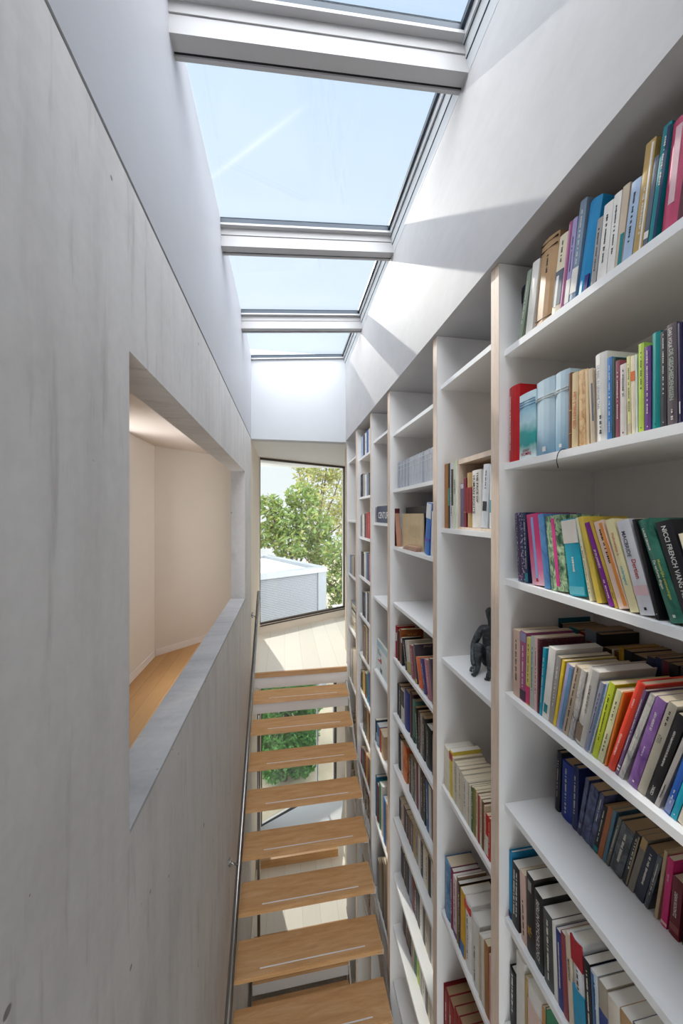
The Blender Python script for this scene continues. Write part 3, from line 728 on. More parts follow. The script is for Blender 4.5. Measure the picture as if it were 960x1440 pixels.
# -- third shelf
row(0, 2, ZA[2], .738, zm(680, 680, 3.4286, [
 (165, 147, 140, P('navydots'), 0, 0, 'navy speckled paperback with a pink heart', (('stripe', .3, .62, '#3a1638', .1, .96), ('dot', 'pink'))),
 (200, 186, 140, 'navy', 0, 0, 'dark navy paperback with a teal foot', (('band', .02, .14, 'teal'), ('m', .2, .9))),
 (232, 200, 142, P('pinkgrad'), 0, 0, 'pink to cream paperback with pale blue stripe', (('stripe', .42, .6, '#8fa9dc', .07, .95), ('dot', 'red'))),
 (293, 258, 145, P('bluewash'), 0, 0, 'blue watercolour paperback', ()),
 (322, 290, 150, P('palm'), 0, 0, 'green palm leaf paperback with pink stripe', (('stripe', .42, .62, '#dc3f8c', .06, .96),)),
 (415, 368, 165, '#16a0b8', 0, 'w', 'turquoise paperback with cream top', (('band', .68, .985, '#e4dccf'), ('band', .02, .12, '#63b9c6'), ('m', .3, .5))),
 (510, 440, 165, '#e3dcb6', 0, 0, 'thin cream yellow paperback with dark script', (('m', .1, .65),)),
 (545, 452, 158, '#d5b94a', 0, 0, 'yellow paperback', ()),
 (605, 482, 185, '#7a1c86', 0, 0, 'violet paperback with white capitals', (('txt', 'JIP EN JANNEKE', .55, .4, .5, 'white'), ('m', .08, .3))),
 (632, 505, 178, '#c3a13f', 0, 0, None, (('m', .1, .3),)),
 (650, 522, 175, '#dfc2b0', 0, 0, 'pale peach paperback with orange stripe', (('stripe', .6, .9, '#d98a3f'), ('m', .5, .9))),
 (705, 578, 168, '#e4d9a9', 0, 0, 'cream yellow paperback with coloured script title', (('txt', 'Walkowietsje is', .72, .36, .42, '#c4663c'), ('txt', 'onderlegend', .38, .3, .42, '#2f9fc0'))),
 (752, 630, 170, '#d3d2d6', 0, 0, 'light grey paperback with a red word', (('txt', 'MACBRIDE', .74, .28, .32, '#3f4258', .4), ('txt', 'Dertien', .47, .2, .36, '#b0242c', .6), ('band', .2, .3, '#dcb9bd'), ('dot', 'black'))),
 (830, 712, 172, 'black', 0, 0, 'black paperback with white mark at its foot', (('dot', 'white'),)),
 (893, 728, 165, P('greenart'), 0, True, 'dark green hardback with white and yellow script', (('txt', 'LAURIE GRAHAM', .8, .22, .22, 'white', .35), ('txt', 'De verloren dingen', .45, .36, .26, '#e7e3d0', .36), ('txt', 'Meesterlijke ontmoetingen', .4, .5, .26, '#c9c85a', .68), ('dot', '#cfd8cf'))),
 (975, 815, 172, '#1b1c22', 0, 0, 'black paperback with large white capitals', (('txt', 'NICCI FRENCH VANG ME ALS', .55, .8, .34, '#d9d6d2'),)),
 (1075, 915, 200, 'cream', 0, 0, None, MK),
]), near=.42)
# -- fourth shelf, front row
row(0, 3, ZA[3], .742, zm(680, 840, 3.4286, [
 (140, 140, 150, '#d3b3a0', 0, 0, 'faded rose paperback', MK),
 (172, 175, 160, '#a4507e', 0, 0, 'magenta paperback with a navy foot', (('band', .02, .16, '#3a2038'), ('band', .86, .985, '#8b86a8'), ('m', .2, .8))),
 (200, 205, 190, '#d5c66a', 0, 0, 'thin yellow paperback with a pink foot', (('band', .02, .28, '#cf3a6a'), ('m', .35, .9))),
 (222, 226, 185, '#b3c0b6', 0, 0, None, MK),
 (240, 243, 190, 'palepink', 0, 0, None, MK),
 (258, 258, 200, P('dotsred'), 0, 0, 'thin maroon dotted paperback', ()),
 (265, 285, 240, '#1597b2', 0, 0, 'turquoise blue paperback', (('m', .2, .85),)),
 (278, 313, 235, 'white', 0, 'w', 'white paperback with a teal drawing at its foot', (('stripe', .2, .7, 'teal', .08, .2),)),
 (310, 350, 280, '#9a948f', 0, 0, 'thin warm grey paperback', MK),
 (332, 378, 300, '#e5c531', 0, 0, 'thin bright yellow paperback', ()),
 (345, 400, 315, '#a9a4cc', 0, 0, 'lilac and blue paperback', (('stripe', .5, .95, '#5f8fae'),)),
 (375, 440, 325, '#b7a48d', 0, 0, 'beige paperback edged with dark dots', (('m', .05, .98),)),
 (405, 470, 345, P('greyphoto'), 0, 0, 'grey photograph paperback', MK),
 (432, 500, 330, '#cfc8bf', 0, 'hw', 'thick white book with sepia street photograph', (('utxt', 'LES LIEUX DES MORTS', .62, .4, .2, '#4a4340', .6), ('stripe', .05, .6, '#8f7a68', .04, .26))),
 (480, 560, 405, '#8f92a6', 0, 0, 'grey violet paperback', MK),
 (500, 590, 408, '#d5d6d8', 0, 0, None, (('stripe', .05, .5, '#5f8db8'), ('m', .2, .8))),
 (520, 605, 405, '#c6d236', 0, 0, 'thin lime yellow paperback', MK),
 (545, 640, 440, '#d8d5a6', 0, 0, 'pale yellow paperback with grey script', (('m', .15, .4), ('m', .6, .85))),
 (580, 670, 455, '#dd7a2c', 0, 0, 'thin orange paperback', ()),
 (587, 735, 400, '#e2452f', 0, True, 'red orange hardback with white lettering', (('utxt', 'HOMOERSTAS MANNETJES', .3, .42, .3, 'white'), ('utxt', 'E. VROMAN', .78, .24, .2, 'white'))),
 (632, 770, 445, '#76597f', 0, 0, 'dusky purple paperback with white zigzag', (('band', .06, .075, 'white'), ('band', .1, .115, 'white'), ('m', .3, .9))),
 (645, 800, 460, P('greyphoto'), 0, 0, 'grey clouded paperback', (('m', .35, .55),)),
 (690, 830, 475, P('purplewash'), 0, 0, 'purple clouded paperback with white lettering', (('utxt', 'DE GODEN VOET', .76, .24, .22, 'white'), ('utxt', 'De Wonderdag', .42, .22, .2, '#d9cfe2'), ('dot', 'white'))),
 (735, 890, 500, '#a8a091', 0, 0, 'grey beige paperback with spaced black capitals', (('utxt', 'S E K S E', .62, .24, .26, '#26221f', .34), ('utxt', 'FETISJISME', .62, .24, .2, '#26221f', .62), ('m', .78, .92))),
 (775, 930, 555, '#1d1b1d', 0, 0, 'black paperback with white lettering', (('utxt', 'WAAROM WIJ NU BOODSCHAPPEN DOEN', .62, .6, .26, '#d8d4cf'), ('utxt', 'CEDRIC', .12, .12, .3, '#d8d4cf'))),
 (820, 972, 640, '#aba5a0', 0, 0, 'grey paperback fading to lilac', (('m', .1, .3),)),
 (865, 1005, 640, '#2a5fb4', 0, 0, 'royal blue paperback with a pale foot', (('band', .02, .2, '#7f8fc0'), ('m', .1, .3))),
 (895, 1030, 690, '#18a3bd', 0, 0, 'turquoise green paperback', (('dot', 'white'),)),
 (930, 1062, 720, '#d5ccb8', 0, 0, 'wide cream paperback', MK),
 (985, 1110, 790, '#8d3340', 0, 0, None, MK),
]), depth=(.15, .175), near=.40)
BACK = [False]
_lp, _gp = lab_place, GROUP
lab_place = lambda i, r, k: f"{ORD[k]} along the back row of the {CL[i]} bookcase's {ORD[r]} shelf"
GROUP = lambda i, r: 'books in the back row of the nearest bookcase'
row(0, 3, ZA[3], .925, zm(760, 860, 4.8, [
 (50, 50, 20, '#17657a', 0, True, 'dark teal hardback', ()),
 (108, 108, 72, 'black', 0, 0, None, ()),
 (145, 145, 88, '#8f7a63', 0, 'b', None, ()),
 (190, 190, 100, '#1f6a78', 0, 'b', 'teal paperback', ()),
 (252, 252, 130, 'darkred', 0, 'b', None, ()),
 (295, 295, 110, '#6e7680', 0, 'b', 'grey paperback with a red emblem', (('stripe', .25, .7, '#8a2a30', .7, .85),)),
 (372, 372, 145, 'black', 0, 'b', None, ()),
 (412, 412, 235, 'darkbrown', 0, 'b', None, ()),
 (478, 478, 252, '#c9bfa9', 0, 'b', 'thin cream paperback', ()),
 (495, 495, 262, '#6b4526', 0, 'b', None, ()),
 (527, 527, 235, '#c79a2c', 0, 'b', 'mustard paperback', (('stripe', .4, .5, '#7a5a1a'),)),
 (560, 560, 255, 'charcoal', 0, 'b', None, ()),
 (615, 615, 282, 'black', 0, 'b', None, ()),
 (715, 715, 300, '#26264a', 0, 'b', 'indigo paperback', ()),
 (770, 770, 305, '#1f2f50', 0, 'b', 'dark blue paperback', ()),
 (815, 815, 325, 'maroon', 0, 'b', None, ()),
 (865, 865, 345, 'black', 0, 'b', None, ()),
 (930, 930, 370, 'charcoal', 0, 'b', None, ()),
]), depth=(.12, .135), near=.46)
lab_place, GROUP = _lp, _gp
# -- fifth shelf, set back
row(0, 4, ZA[4], .872, zm(680, 1020, 3.4286, [
 (340, 350, 120, '#20222f', 0, 'hb', 'dark blue black hardback', MK),
 (365, 370, 158, '#22388c', 0, 'hb', 'royal blue cloth hardback', (('m', .1, .9),)),
 (420, 428, 190, '#252f60', 0, 'hb', 'navy cloth hardback', MK),
 (447, 490, 250, P('worn'), 0, 'b', 'worn navy pictorial paperback', (('stripe', .3, .7, '#8f93b0', .12, .2),)),
 (465, 515, 280, P('worn'), 0, 'b', 'curled navy pictorial paperback', ()),
 (502, 560, 320, P('worn'), 0, 'b', 'navy pictorial paperback', (('m', .5, .9),)),
 (525, 575, 380, 'black', 0, 'b', None, (('band', .03, .12, 'teal'), ('m', .2, .9))),
 (545, 600, 385, '#a8633a', 0, 'b', 'thin rust brown paperback', ()),
 (570, 625, 405, '#4f7486', 0, 'b', 'thin blue grey pictorial paperback', ()),
 (585, 650, 440, '#67655f', 0, 'b', 'thin grey paperback', MK),
 (600, 665, 462, P('darkart'), 0, 'b', 'thick black pictorial paperback', MK),
 (665, 730, 510, '#26272c', 0, 'b', 'black paperback with cream edge', (('stripe', .7, .95, '#9a8666'), ('m', .3, .9))),
 (690, 765, 530, '#7a7266', 0, 'b', 'grey paperback with tan head label', (('band', .8, .98, '#b3925f'),)),
 (720, 790, 575, '#2c3140', 0, 'b', 'dark slate paperback', (('m', .3, .9, -.0007, .2, 1),)),
 (770, 840, 620, P('darkart'), 0, 'b', 'dark grey pictorial paperback', MK),
 (820, 870, 600, '#b39a77', 0, 'b', None, ()),
 (850, 885, 630, '#c61c66', 0, 0, 'hot pink paperback with black near cover', (('utxt', 'Het dolfje', .72, .24, .36, '#e8b7cc'), ('band', .03, .07, 'palepink'))),
 (890, 910, 720, '#6d1a25', 0, 0, 'maroon paperback with bold white capitals', (('txt', 'DEAN KOONTZ', .56, .42, .42, '#e5ddd5'), ('band', .1, .22, '#8b4a48'))),
 (950, 960, 740, '#222124', 0, 0, 'black paperback', MK),
]), depth=(.11, .14), near=.49)
# -- sixth shelf
row(0, 5, ZA[5], .738, zm(680, 1020, 3.4286, [
 (96, 100, 570, '#1788b8', 0, 'hw', 'bright blue hardback with an orange near cover', (('band', .02, .1, '#2b2a55'),)),
 (133, 135, 650, '#2b2a2c', 0, 'w', 'black paperback with two rows of pale type', (('m', .2, .9, -.0007, .3, 2),)),
 (180, 170, 690, '#d3b3a4', 0, 0, 'slim dusty pink paperback', (('m', .1, .6),)),
 (207, 203, 700, '#211f21', 0, 'w', 'black paperback with gold lettering and grey disc', (('utxt', 'PIJL', .3, .16, .6, '#c9982f'), ('stripe', .25, .7, '#8f8b86', .8, .93))),
 (243, 240, 780, '#1e1d1f', 0, 'w', 'black paperback with tall pale capitals', (('txt', 'BERLIN PSYCHOLOGY', .5, .8, .4, '#cfcbc6'),)),
 (290, 282, 870, '#454a48', 0, 'w', 'thick dark grey green paperback', (('m', .1, .9),)),
 (340, 328, 940, 'white', 0, 'w', None, ()),
 (360, 345, 972, '#26357d', 0, 'w', 'thin dark blue paperback', MK),
 (385, 368, 985, '#93414a', 0, 'w', 'dull red paperback', ()),
 (412, 390, 985, '#d6c6ae', 0, 'w', 'cream paperback with heavy black lettering', (('txt', 'MIJN BESTAAN', .62, .6, .5, '#2a2523'),)),
 (440, 413, 988, '#d8dadb', 0, 'hw', 'white hardback with red head and turquoise foot', (('band', .74, .99, '#a92432'), ('band', .02, .5, '#2697bd'), ('m', .52, .7))),
 (500, 476, 1110, '#222227', 0, 'w', None, (('m', .1, .9),)),
 (535, 512, 1165, '#c9d2da', 0, 'w', 'white paperback with blue stripe', (('stripe', .1, .5, '#3a6ea0'), ('m', .2, .9))),
 (570, 548, 1215, '#a59a8a', 0, 'w', 'taupe paperback with blue label', (('band', .55, .72, '#27407e'),)),
 (615, 592, 1285, '#d9cfc0', 0, 'w', 'off white paperback with green lettering', (('txt', 'GREEN', .6, .3, .42, '#2c8a58'),)),
 (680, 652, 1355, '#b9946a', 0, 'w', 'tan and orange pictorial paperback', ()),
 (745, 712, 1420, 'slate', 0, 'w', None, MK),
]), near=.56)
# -- seventh shelf
row(0, 6, ZA[6], .738, zm(700, 1300, 4.8, [
 (40, 36, 200, '#1f1e21', 0, 'hw', 'black box like hardback with pale letters', (('m', .3, .95, -.0007, .25, 1), ('ctxt', 'M', .9, .07, 'white'), ('ctxt', 'N', .8, .07, 'white'), ('ctxt', 'T', .7, .07, 'white'))),
 (122, 120, 168, '#d9d5cc', 0, 'w', 'tall white folder', ()),
 (180, 178, 340, '#b89a66', 0, 0, 'tan folder', ()),
 (205, 197, 365, '#e4e0da', 0, 'w', 'white magazine file with pink picture', (('band', .3, .8, '#d8bfb4'),)),
 (300, 294, 545, '#c08a50', 0, 0, None, ()),
 (325, 318, 560, '#2f6b4a', 0, 0, None, ()),
]), near=.86)
# -- second bookcase
row(1, 1, ZB[1], .735, zm(610, 640, 10.667, [
 (95, 82, 165, '#a5713f', 0, 'hb', 'thick brown leather bound hardback', ()),
 (212, 208, 130, '#1f2524', 0, 0, 'thin black paperback with green label', (('band', .35, .62, '#3f8f7a'),)),
 (238, 236, 125, '#d8d5d2', 0, 0, 'thin white paperback with black print', (('stripe', .5, .95, '#4a3a40', .35, .9), ('m', .2, .9))),
 (288, 286, 95, '#d5dcc0', 0, 0, 'tall pale green paperback with dark lettering', (('txt', 'AFSCHEID', .62, .6, .4, '#4a5a3a'),)),
 (334, 334, 165, '#e3dfd5', 0, 0, 'thin cream white paperback', ()),
]), near=1.3795)
row(1, 1, ZB[1] + .010, .745, zm(610, 640, 10.667, [
 (395, 396, 430, '#6f6a85', 0, 0, 'short violet grey paperback with white top', (('band', .88, .985, '#cfcbd8'),)),
 (440, 440, 350, '#7c2036', 0, 0, 'thin wine red paperback', (('band', .3, .31, 'ochre'),)),
 (488, 480, 275, '#c3a26c', 0, 'hb', 'tan hardback with a wide dark red label', (('band', .26, .73, '#8f1d22'), ('m', .3, .7))),
 (566, 566, 240, '#e6e1d8', 0, 0, 'white paperback with two lines of bold black lettering', (('txt', 'THE FACE OF', .7, .52, .26, '#26221f', .68), ('txt', 'HUMAN RIGHTS', .58, .66, .26, '#26221f', .28))),
 (694, 738, 140, '#d3d6da', 0, 'w', 'white paperback with a black bird picture', (('stripe', .2, .8, '#26262c', .27, .42), ('m', .6, .9))),
 (822, 835, 150, '#d8dfe0', 0, 'w', 'white paperback with teal stain', (('stripe', .1, .6, '#3fa3b0', .25, .45),)),
]), near=1.101)
sp2 = []
cols = ['#e0d6c0', '#d8c24a', '#dcd0b4', '#c9bfae', '#d9d2c6', '#d8ccb5', '#cfc6b6', '#d6d0c6', '#dfd8c8', '#c2b8a4', '#d8cdb9', '#3f6b45', '#8c7a32', '#d4c4a8', '#a33a34', '#d8ccb5', '#7a4a34', '#d2c2a8', '#c92a22', '#d0301f', '#d8cbb4']
tops = [(79, 15), (112, 45), (128, 85), (140, 108), (150, 122), (160, 140), (170, 160), (184, 185), (196, 200), (207, 215), (212, 225), (222, 232), (234, 240), (247, 258), (256, 275), (267, 290), (276, 305), (288, 330), (296, 370), (310, 392), (320, 410)]
for q, (x, y) in enumerate(tops): sp2.append((x + (3 if q < 3 else 0), x, y, cols[q], 0, 'w' if q < 2 else 0, None, ((('band', .8, .95, '#b03030'),) if q == 1 else (('m', .3, .9),) if q % 2 else (('band', .05, .5, '#d9d2c6'),) if q in (18, 19) else ())))
row(1, 3, ZB[3], .735, zm(600, 1040, 3.6, sp2), depth=(.13, .15), near=1.085)
row(1, 4, ZB[4], .735, zm(600, 1040, 3.6, [
 (86, 86, 590, P('cityart'), 0, True, 'large blue city picture book', ()),
 (116, 116, 648, '#7a2848', 0, 'hw', 'plum hardback', MK),
 (133, 130, 680, '#d8bfc6', 0, 'w', 'slim pale pink paperback', (('band', .02, .1, '#4a3560'), ('m', .2, .9))),
 (150, 150, 690, '#8a6a50', 0, 'w', None, ()),
 (158, 156, 715, '#2b1a1c', 0, 'w', 'black paperback with dark red near cover', MK),
 (168, 168, 745, '#cf9f2e', 0, 'w', 'yellow paperback with a blue foot', (('band', .02, .2, '#2f6fb0'),)),
 (190, 188, 785, '#dedbd8', 0, 'hw', 'white hardback with colourful letters', (('m', .15, .8), ('band', .86, .95, '#c93a34'), ('ctxt', 'COPPERD', .86, .1, '#c9502e'))),
 (222, 220, 870, '#d9d6d0', 0, 'hw', 'thick white book with speckled title', (('m', .08, .6, -.0007, .4, 1), ('ctxt', 'REIZEN', .75, .08, '#3a2630'))),
 (262, 262, 975, '#c9b8a0', 0, 'w', None, ()),
 (275, 273, 985, '#e0d9cd', 0, 'w', 'slim ivory paperback', ()),
 (292, 288, 1010, '#b07a4a', 0, 0, 'slim amber paperback', ()),
 (312, 310, 1080, '#d9a3a0', 0, 0, None, ()),
]), near=1.085)
row(1, 5, ZB[5], .735, zm(600, 1040, 3.6, [
 (68, 68, 1185, '#8d2228', 0, 'hb', 'dark red cloth volume', (('m', .5, .8),)), (85, 85, 1245, '#8d2228', 0, 'hb', 'dark red cloth volume', (('m', .5, .8),)),
 (105, 105, 1300, '#8d2228', 0, 'hb', 'dark red cloth volume', (('m', .5, .8),)), (132, 132, 1350, '#8d2228', 0, 'hb', 'dark red cloth volume', (('m', .5, .8),)),
 (155, 155, 1400, '#8d2228', 0, 'hb', 'dark red cloth volume', (('m', .5, .8),)), (180, 180, 1450, '#8d2228', 0, 'hb', 'dark red cloth volume', ()),
]), near=1.19)
# -- third bookcase
row(2, 1, ZA[1], .742, [(558.2 + q * 4.22, 558.2 + q * 4.22, 651.5 - q * 1.93, '#9ea3ad' if q < 4 or q == 8 else '#b7bac0', 0, 'hw', 'grey volume of a matching set', (('band', .86, .875, '#d5d8dc'), ('band', .70, .71, '#d5d8dc'), ('stripe', .1, .18, '#cdd0d5'))) for q in range(12)], near=1.54)
row(2, 2, ZA[2], .735, zm(550, 600, 7.585, [
 (20, 20, 875, '#5a2226', 0, True, 'dark oxblood hardback', ()),
 (60, 35, 925, '#b98a72', 0, 0, 'bent pinkish tan booklet', ()),
]), depth=(.03, .036), near=2.192)
row(2, 2, ZA[2], .735, zm(550, 600, 7.585, [
 (345, 380, 805, '#2d6fc0', 0, 'w', 'blue paperback with a white head', (('band', .7, .985, '#dfe0e4'), ('band', .25, .32, '#4a3fae'))),
 (412, 425, 900, '#dcdad8', 0, 'w', 'white paperback beside the blue one', MK),
]), near=1.545)
row(2, 4, ZA[4], .738, zm(545, 860, 10.286, [
 (95, 95, 190, '#9c1f2e', 0, True, 'crimson hardback', (('band', .55, .8, '#d8cfca'),)),
 (128, 125, 255, '#3a1c18', 0, True, None, ()),
 (165, 160, 240, '#8f4a22', 0, True, 'rust brown hardback with orange near cover', (('ctxt', 'ATLAS', .85, .07, '#d9a35a'),)),
 (195, 190, 370, '#1f2733', 0, 0, None, (('band', .82, .98, '#b3c4d8'),)),
 (255, 205, 390, '#26252a', 0, 0, None, MK),
 (285, 238, 370, '#c9c2b4', 0, 0, 'leaning cream paperback with a gold foot', (('band', .02, .35, '#a89a58'), ('m', .4, .9))),
 (340, 300, 440, '#86384a', 0, 0, 'leaning wine paperback with black lettering on its cover', (('m', .1, .9), ('ctxt', 'DENNIS', .93, .06, 'black'))),
 (400, 362, 455, '#4b4450', 0, 0, 'leaning plum grey paperback with pink lettered cover', (('band', .02, .12, '#b8a23c'), ('ctxt', 'JEFFREY', .93, .07, '#c9a3a0'))),
 (450, 395, 600, '#e0662a', 0, 0, 'leaning orange paperback', MK),
 (520, 450, 630, '#3b3378', 0, 0, 'leaning indigo paperback', MK),
 (575, 515, 645, '#b5707f', 0, 0, 'leaning rose paperback', MK),
 (640, 580, 650, '#4b4052', 0, 0, None, ()),
]), near=1.60)
row(2, 5, ZA[5], .748, zm(545, 860, 10.286, [
 (125, 128, 1035, '#1b1b1e', 0, 'hb', 'black hardback', ()), (158, 160, 1050, '#2a2a2c', 0, 'b', None, MK), (188, 185, 1095, '#c9c2bd', 0, 'b', 'thin pale paperback with black top', (('band', .5, .98, '#222226'),)),
 (232, 232, 1110, '#2a3c84', 0, 'hb', 'blue cloth hardback', ()), (308, 305, 1150, '#4a2a34', 0, 'hb', None, ()), (352, 350, 1260, '#4f7a6e', 0, 'hb', 'sage green hardback', (('band', .02, .14, '#16302a'),)), 
 (415, 385, 1360, '#26241f', 0, 'b', None, MK)]) + zm(545, 980, 8, [
 (345, 340, 150, '#4a2f2c', 0, 'b', None, MK), (362, 362, 180, '#a59c94', 0, 'b', None, MK), (388, 385, 215, '#3a3735', 0, 'b', None, MK), (415, 412, 290, '#1c2523', 0, 'hw', 'thick black green hardback', (('m', .3, .9),)), (490, 490, 425, '#3a3a3e', 0, 0, None, MK)]), near=1.56)
row(2, 6, ZA[6], .752, zm(545, 980, 8, [
 (112, 112, 415, '#1d1d1f', 0, 'hb', 'tall black hardback', ()), (150, 145, 485, '#d0c6b8', 0, 'b', 'slim cream paperback', ()), (162, 160, 490, P('floral'), 0, 'b', 'red and orange floral paperback', ()), (238, 235, 640, '#3f2f2c', 0, 'b', None, MK),
 (262, 258, 680, '#8a847c', 0, 'b', None, MK), (285, 280, 700, '#2f3a40', 0, 'b', None, MK), (300, 296, 720, '#a79d92', 0, 'b', None, MK), (320, 318, 745, '#6d2238', 0, 'b', 'thin wine paperback', ()), (345, 340, 760, '#c9bfc0', 0, 'b', None, ()), (362, 360, 790, '#3a2c2c', 0, 'b', None, MK), (402, 400, 880, '#2a2724', 0, 'b', None, MK),
 (430, 420, 920, '#3a6f9e', 0, 'b', 'denim blue paperback', MK), (462, 455, 980, '#d8d2ca', 0, 'b', None, ()), (490, 488, 1000, '#3a2c2a', 0, 'b', None, MK)]), near=1.56)
def far_row(i, r, z, X, x0, x1, xt_y0, xt_y1, cols, phrase_h=0, near=None, hard=0):
    n = len(cols); L = []
    for q, c in enumerate(cols):
        f = q / n; x = x0 + (x1 - x0) * f
        L.append((x, x - .15, xt_y0 + (xt_y1 - xt_y0) * f + random.uniform(-1.2, 1.2), c, 0, hard, None, MK if q % 2 else ()))
    row(i, r, z, X, L, near=near)
far_row(2, 7, ZA[7], .765, 560, 608, 1118, 1215, ['charcoal', 'beige', 'maroon', 'charcoal', 'brown', 'slate', 'ochre', 'grey', 'white', 'charcoal', 'white', 'cream', 'black', 'white'], near=1.57)
far_row(2, 8, ZA[8], .777, 563, 609, 1191, 1308, ['black', 'darkbrown', 'black', 'steel', 'darkred', 'charcoal', 'black', 'white', 'charcoal', 'beige', 'grey', 'white'], near=1.57)
far_row(2, 9, ZA[9], .780, 566, 609, 1275, 1400, ['darkbrown', 'brown', 'charcoal', 'beige', 'green', 'lime', 'grey', 'white', 'charcoal', 'beige', 'grey'], near=1.57)
# -- fourth bookcase
row(3, 1, ZB[1], .735, [(521.9, 521.9, 714, 'grey', 0, 0, 'slim grey booklet', MK)], near=2.70)
row(3, 4, ZB[4], .735, zm(485, 980, 6, [
 (250, 246, 165, '#222226', 0, 'w', 'dark hardback', ()), (262, 262, 215, '#3f86bc', 0, 'hw', 'sky blue hardback', (('band', .1, .5, '#9fc3de'),)), (285, 283, 262, '#b5472a', 0, True, 'brick orange hardback', ()), (303, 302, 290, '#c7a987', 0, 0, 'tan book with dark photograph', (('ctxt', 'REIS', .9, .07, 'brown'),))]), near=2.36)
row(3, 5, ZB[5], .735, zm(485, 980, 6, [
 (250, 247, 640, '#2f7292', 0, 'hw', 'tall petrol blue hardback', ()), (262, 262, 720, '#7d2448', 0, 'hw', 'burgundy hardback', ()), (282, 280, 710, '#2d8a68', 0, 'hw', 'emerald hardback', ()), (300, 297, 720, '#d9d9d0', 0, 'hw', 'white hardback', ()), (316, 315, 830, '#2f78b8', 0, 'hw', 'blue hardback', ()), (345, 343, 880, '#d0a884', 0, 0, 'peach paperback', MK), (358, 357, 905, '#c98a6a', 0, 0, 'apricot paperback', MK)]), near=2.29)
row(3, 6, ZB[6], .735, zm(480, 1160, 5.144, [(258, 258, 235, '#9c9384', 0, 0, None, ()), (275, 272, 240, '#b5a184', 0, 0, None, ()), (290, 285, 235, '#6b5a48', 0, 0, None, ()), (305, 300, 232, '#a8977f', 0, 0, None, ()), (322, 318, 228, '#8c7a66', 0, 0, None, ())]), near=2.29)
# -- fifth bookcase
FIF = [(0, 505, 519.8, 617, 602, ['white', 'paleblue', 'navy', 'white', 'blue', 'white']), (1, 504.8, 519.8, 669, 666, ['navy', 'black', 'grey', 'white', 'steel', 'black']), (2, 503.5, 519.8, 725.5, 719, ['charcoal', 'grey', 'white', 'darkbrown', 'red', 'red']),
       (3, 507.3, 520, 775, 779, ['darkbrown', 'black', 'white', 'steel', 'navy', 'mauve']), (4, 509, 520, 832, 833, ['black', 'navy', 'white', 'navy', 'grey']), (5, 509.6, 520, 879, 882, ['brown', 'maroon', 'ochre', 'darkbrown', 'white']), (6, 504.6, 520, 942, 945, ['black', 'brown', 'yellow', 'darkred', 'teal', 'blue']), (7, 510, 520, 988, 1000, ['charcoal', 'darkgreen', 'brown', 'tan', 'darkbrown'])]
for r_, x0, x1, ya_, yb_, cl_ in FIF: far_row(4, r_, ZA[r_], .737, x0, x1, ya_, yb_, cl_, near=2.775)
far_row(4, 8, ZA[8], .737, 506.5, 522, 1047, 1070, ['pink', 'greygreen', 'slate', 'red', 'yellow', 'red', 'green', 'orange'], near=2.775)
# -- farthest bookcase
far_row(5, 2, ZB[2], .737, 490.5, 500, 780, 783, ['paleblue', 'steel', 'grey', 'beige', 'brown', 'beige'], near=3.375)
far_row(5, 4, ZB[4], .737, 488.5, 500, 908, 915, ['cream', 'beige', 'white', 'grey', 'cream', 'white'], near=3.375)
zs = ZB[3] + .0006
for q in range(11):
    t_ = [.028, .022, .034, .025, .03, .02, .035, .024, .03, .022, .026][q]
    o = book(t_, .21 + .01 * (q % 3), .15, ['#e8dfcb', '#cbb58e', '#e8e2d4', '#dfd2b6', '#f0ebe0', '#c2ad86', '#e6dfd0', '#3a3a40', '#e5dac4', '#d9cfba', '#8a8f96'][q], 'paper', False)
    o.rotation_euler = (math.pi / 2, 0, 0); o.location = (.742 + .004 * (q % 3), 3.795 - .006 * (q % 2), Z(zs + t_)); zs += t_ + .0006
    tag(o, ('pale' if q not in (7, 10) else 'dark grey') + f' book lying flat, {ORD[q]} from the foot of the stack in the farthest bookcase', 'book', 'books stacked flat in the farthest bookcase'); BOOKS[0] += 1
# -- the lying and face-out books
pa, pb = at_x(525, 735, .737), at_x(525, 713.3, .737)
t_ = pb.z - pa.z
o = book(t_, .40, .28, '#1f2c4f', 'paper_white', True); o.rotation_euler = (math.pi / 2, 0, 0); o.location = (.737, 2.694, Z(ZB[1] + .0006 + t_))
put_text('CENTURY', .31, t_ * .45, cover_mat('#e3e3e6'), o, lambda a, b: Vector((-.0011, -t_ * .55 + b, .215 + a)), 'spine_title')
tag(o, 'thick navy book with big white capitals lying flat in the fourth bookcase', 'book'); BOOKS[0] += 1
def face_out(colour, X, px, z, ytop, wdt, t_, label, hard=True, ymax=9.):
    Y = min(at_x(px, 724, X).y, ymax); h = at_x(px, ytop, X).z - z
    o = book(t_, h, wdt, cover_mat(C.get(colour, colour)) if isinstance(colour, str) else pattern_mat(*colour), 'paper', hard)
    o.rotation_euler = (0, 0, -math.pi / 2); o.location = (X + t_, Y, Z(z + .0006)); tag(o, label, 'book'); BOOKS[0] += 1; return o, h
o, h = face_out('#dfe6e6', .75, 528.3, ZB[3], 895, .29, .012, 'white picture book with red figure standing face out in the fourth bookcase', True, 2.722)
t_ = .012
mb = MB(); mb.box((.004, -t_ - .0006, h * .80), (.288, -t_ + .002, h * .985)); mb.build('cover_sky', cover_mat('#a8c8d8'), o)
put_text('Floo', .10, .04, cover_mat('#4f86a8'), o, lambda a, b: Vector((.078 + a, -t_ - .0008, h * .62 + b)), 'cover_title')
mb = MB(); mb.ball((.115, -t_ - .001, h * .42), .022); mb.hexa([(.03, -t_ - .002, h * .36), (.10, -t_ - .002, h * .42), (.10, -t_ - .002, h * .36), (.03, -t_ - .002, h * .33)], [(.03, -t_ + .001, h * .36), (.10, -t_ + .001, h * .42), (.10, -t_ + .001, h * .36), (.03, -t_ + .001, h * .33)])
for v in mb.bm.verts: v.co.y = -t_ - .0006 + (v.co.y + t_) * .03
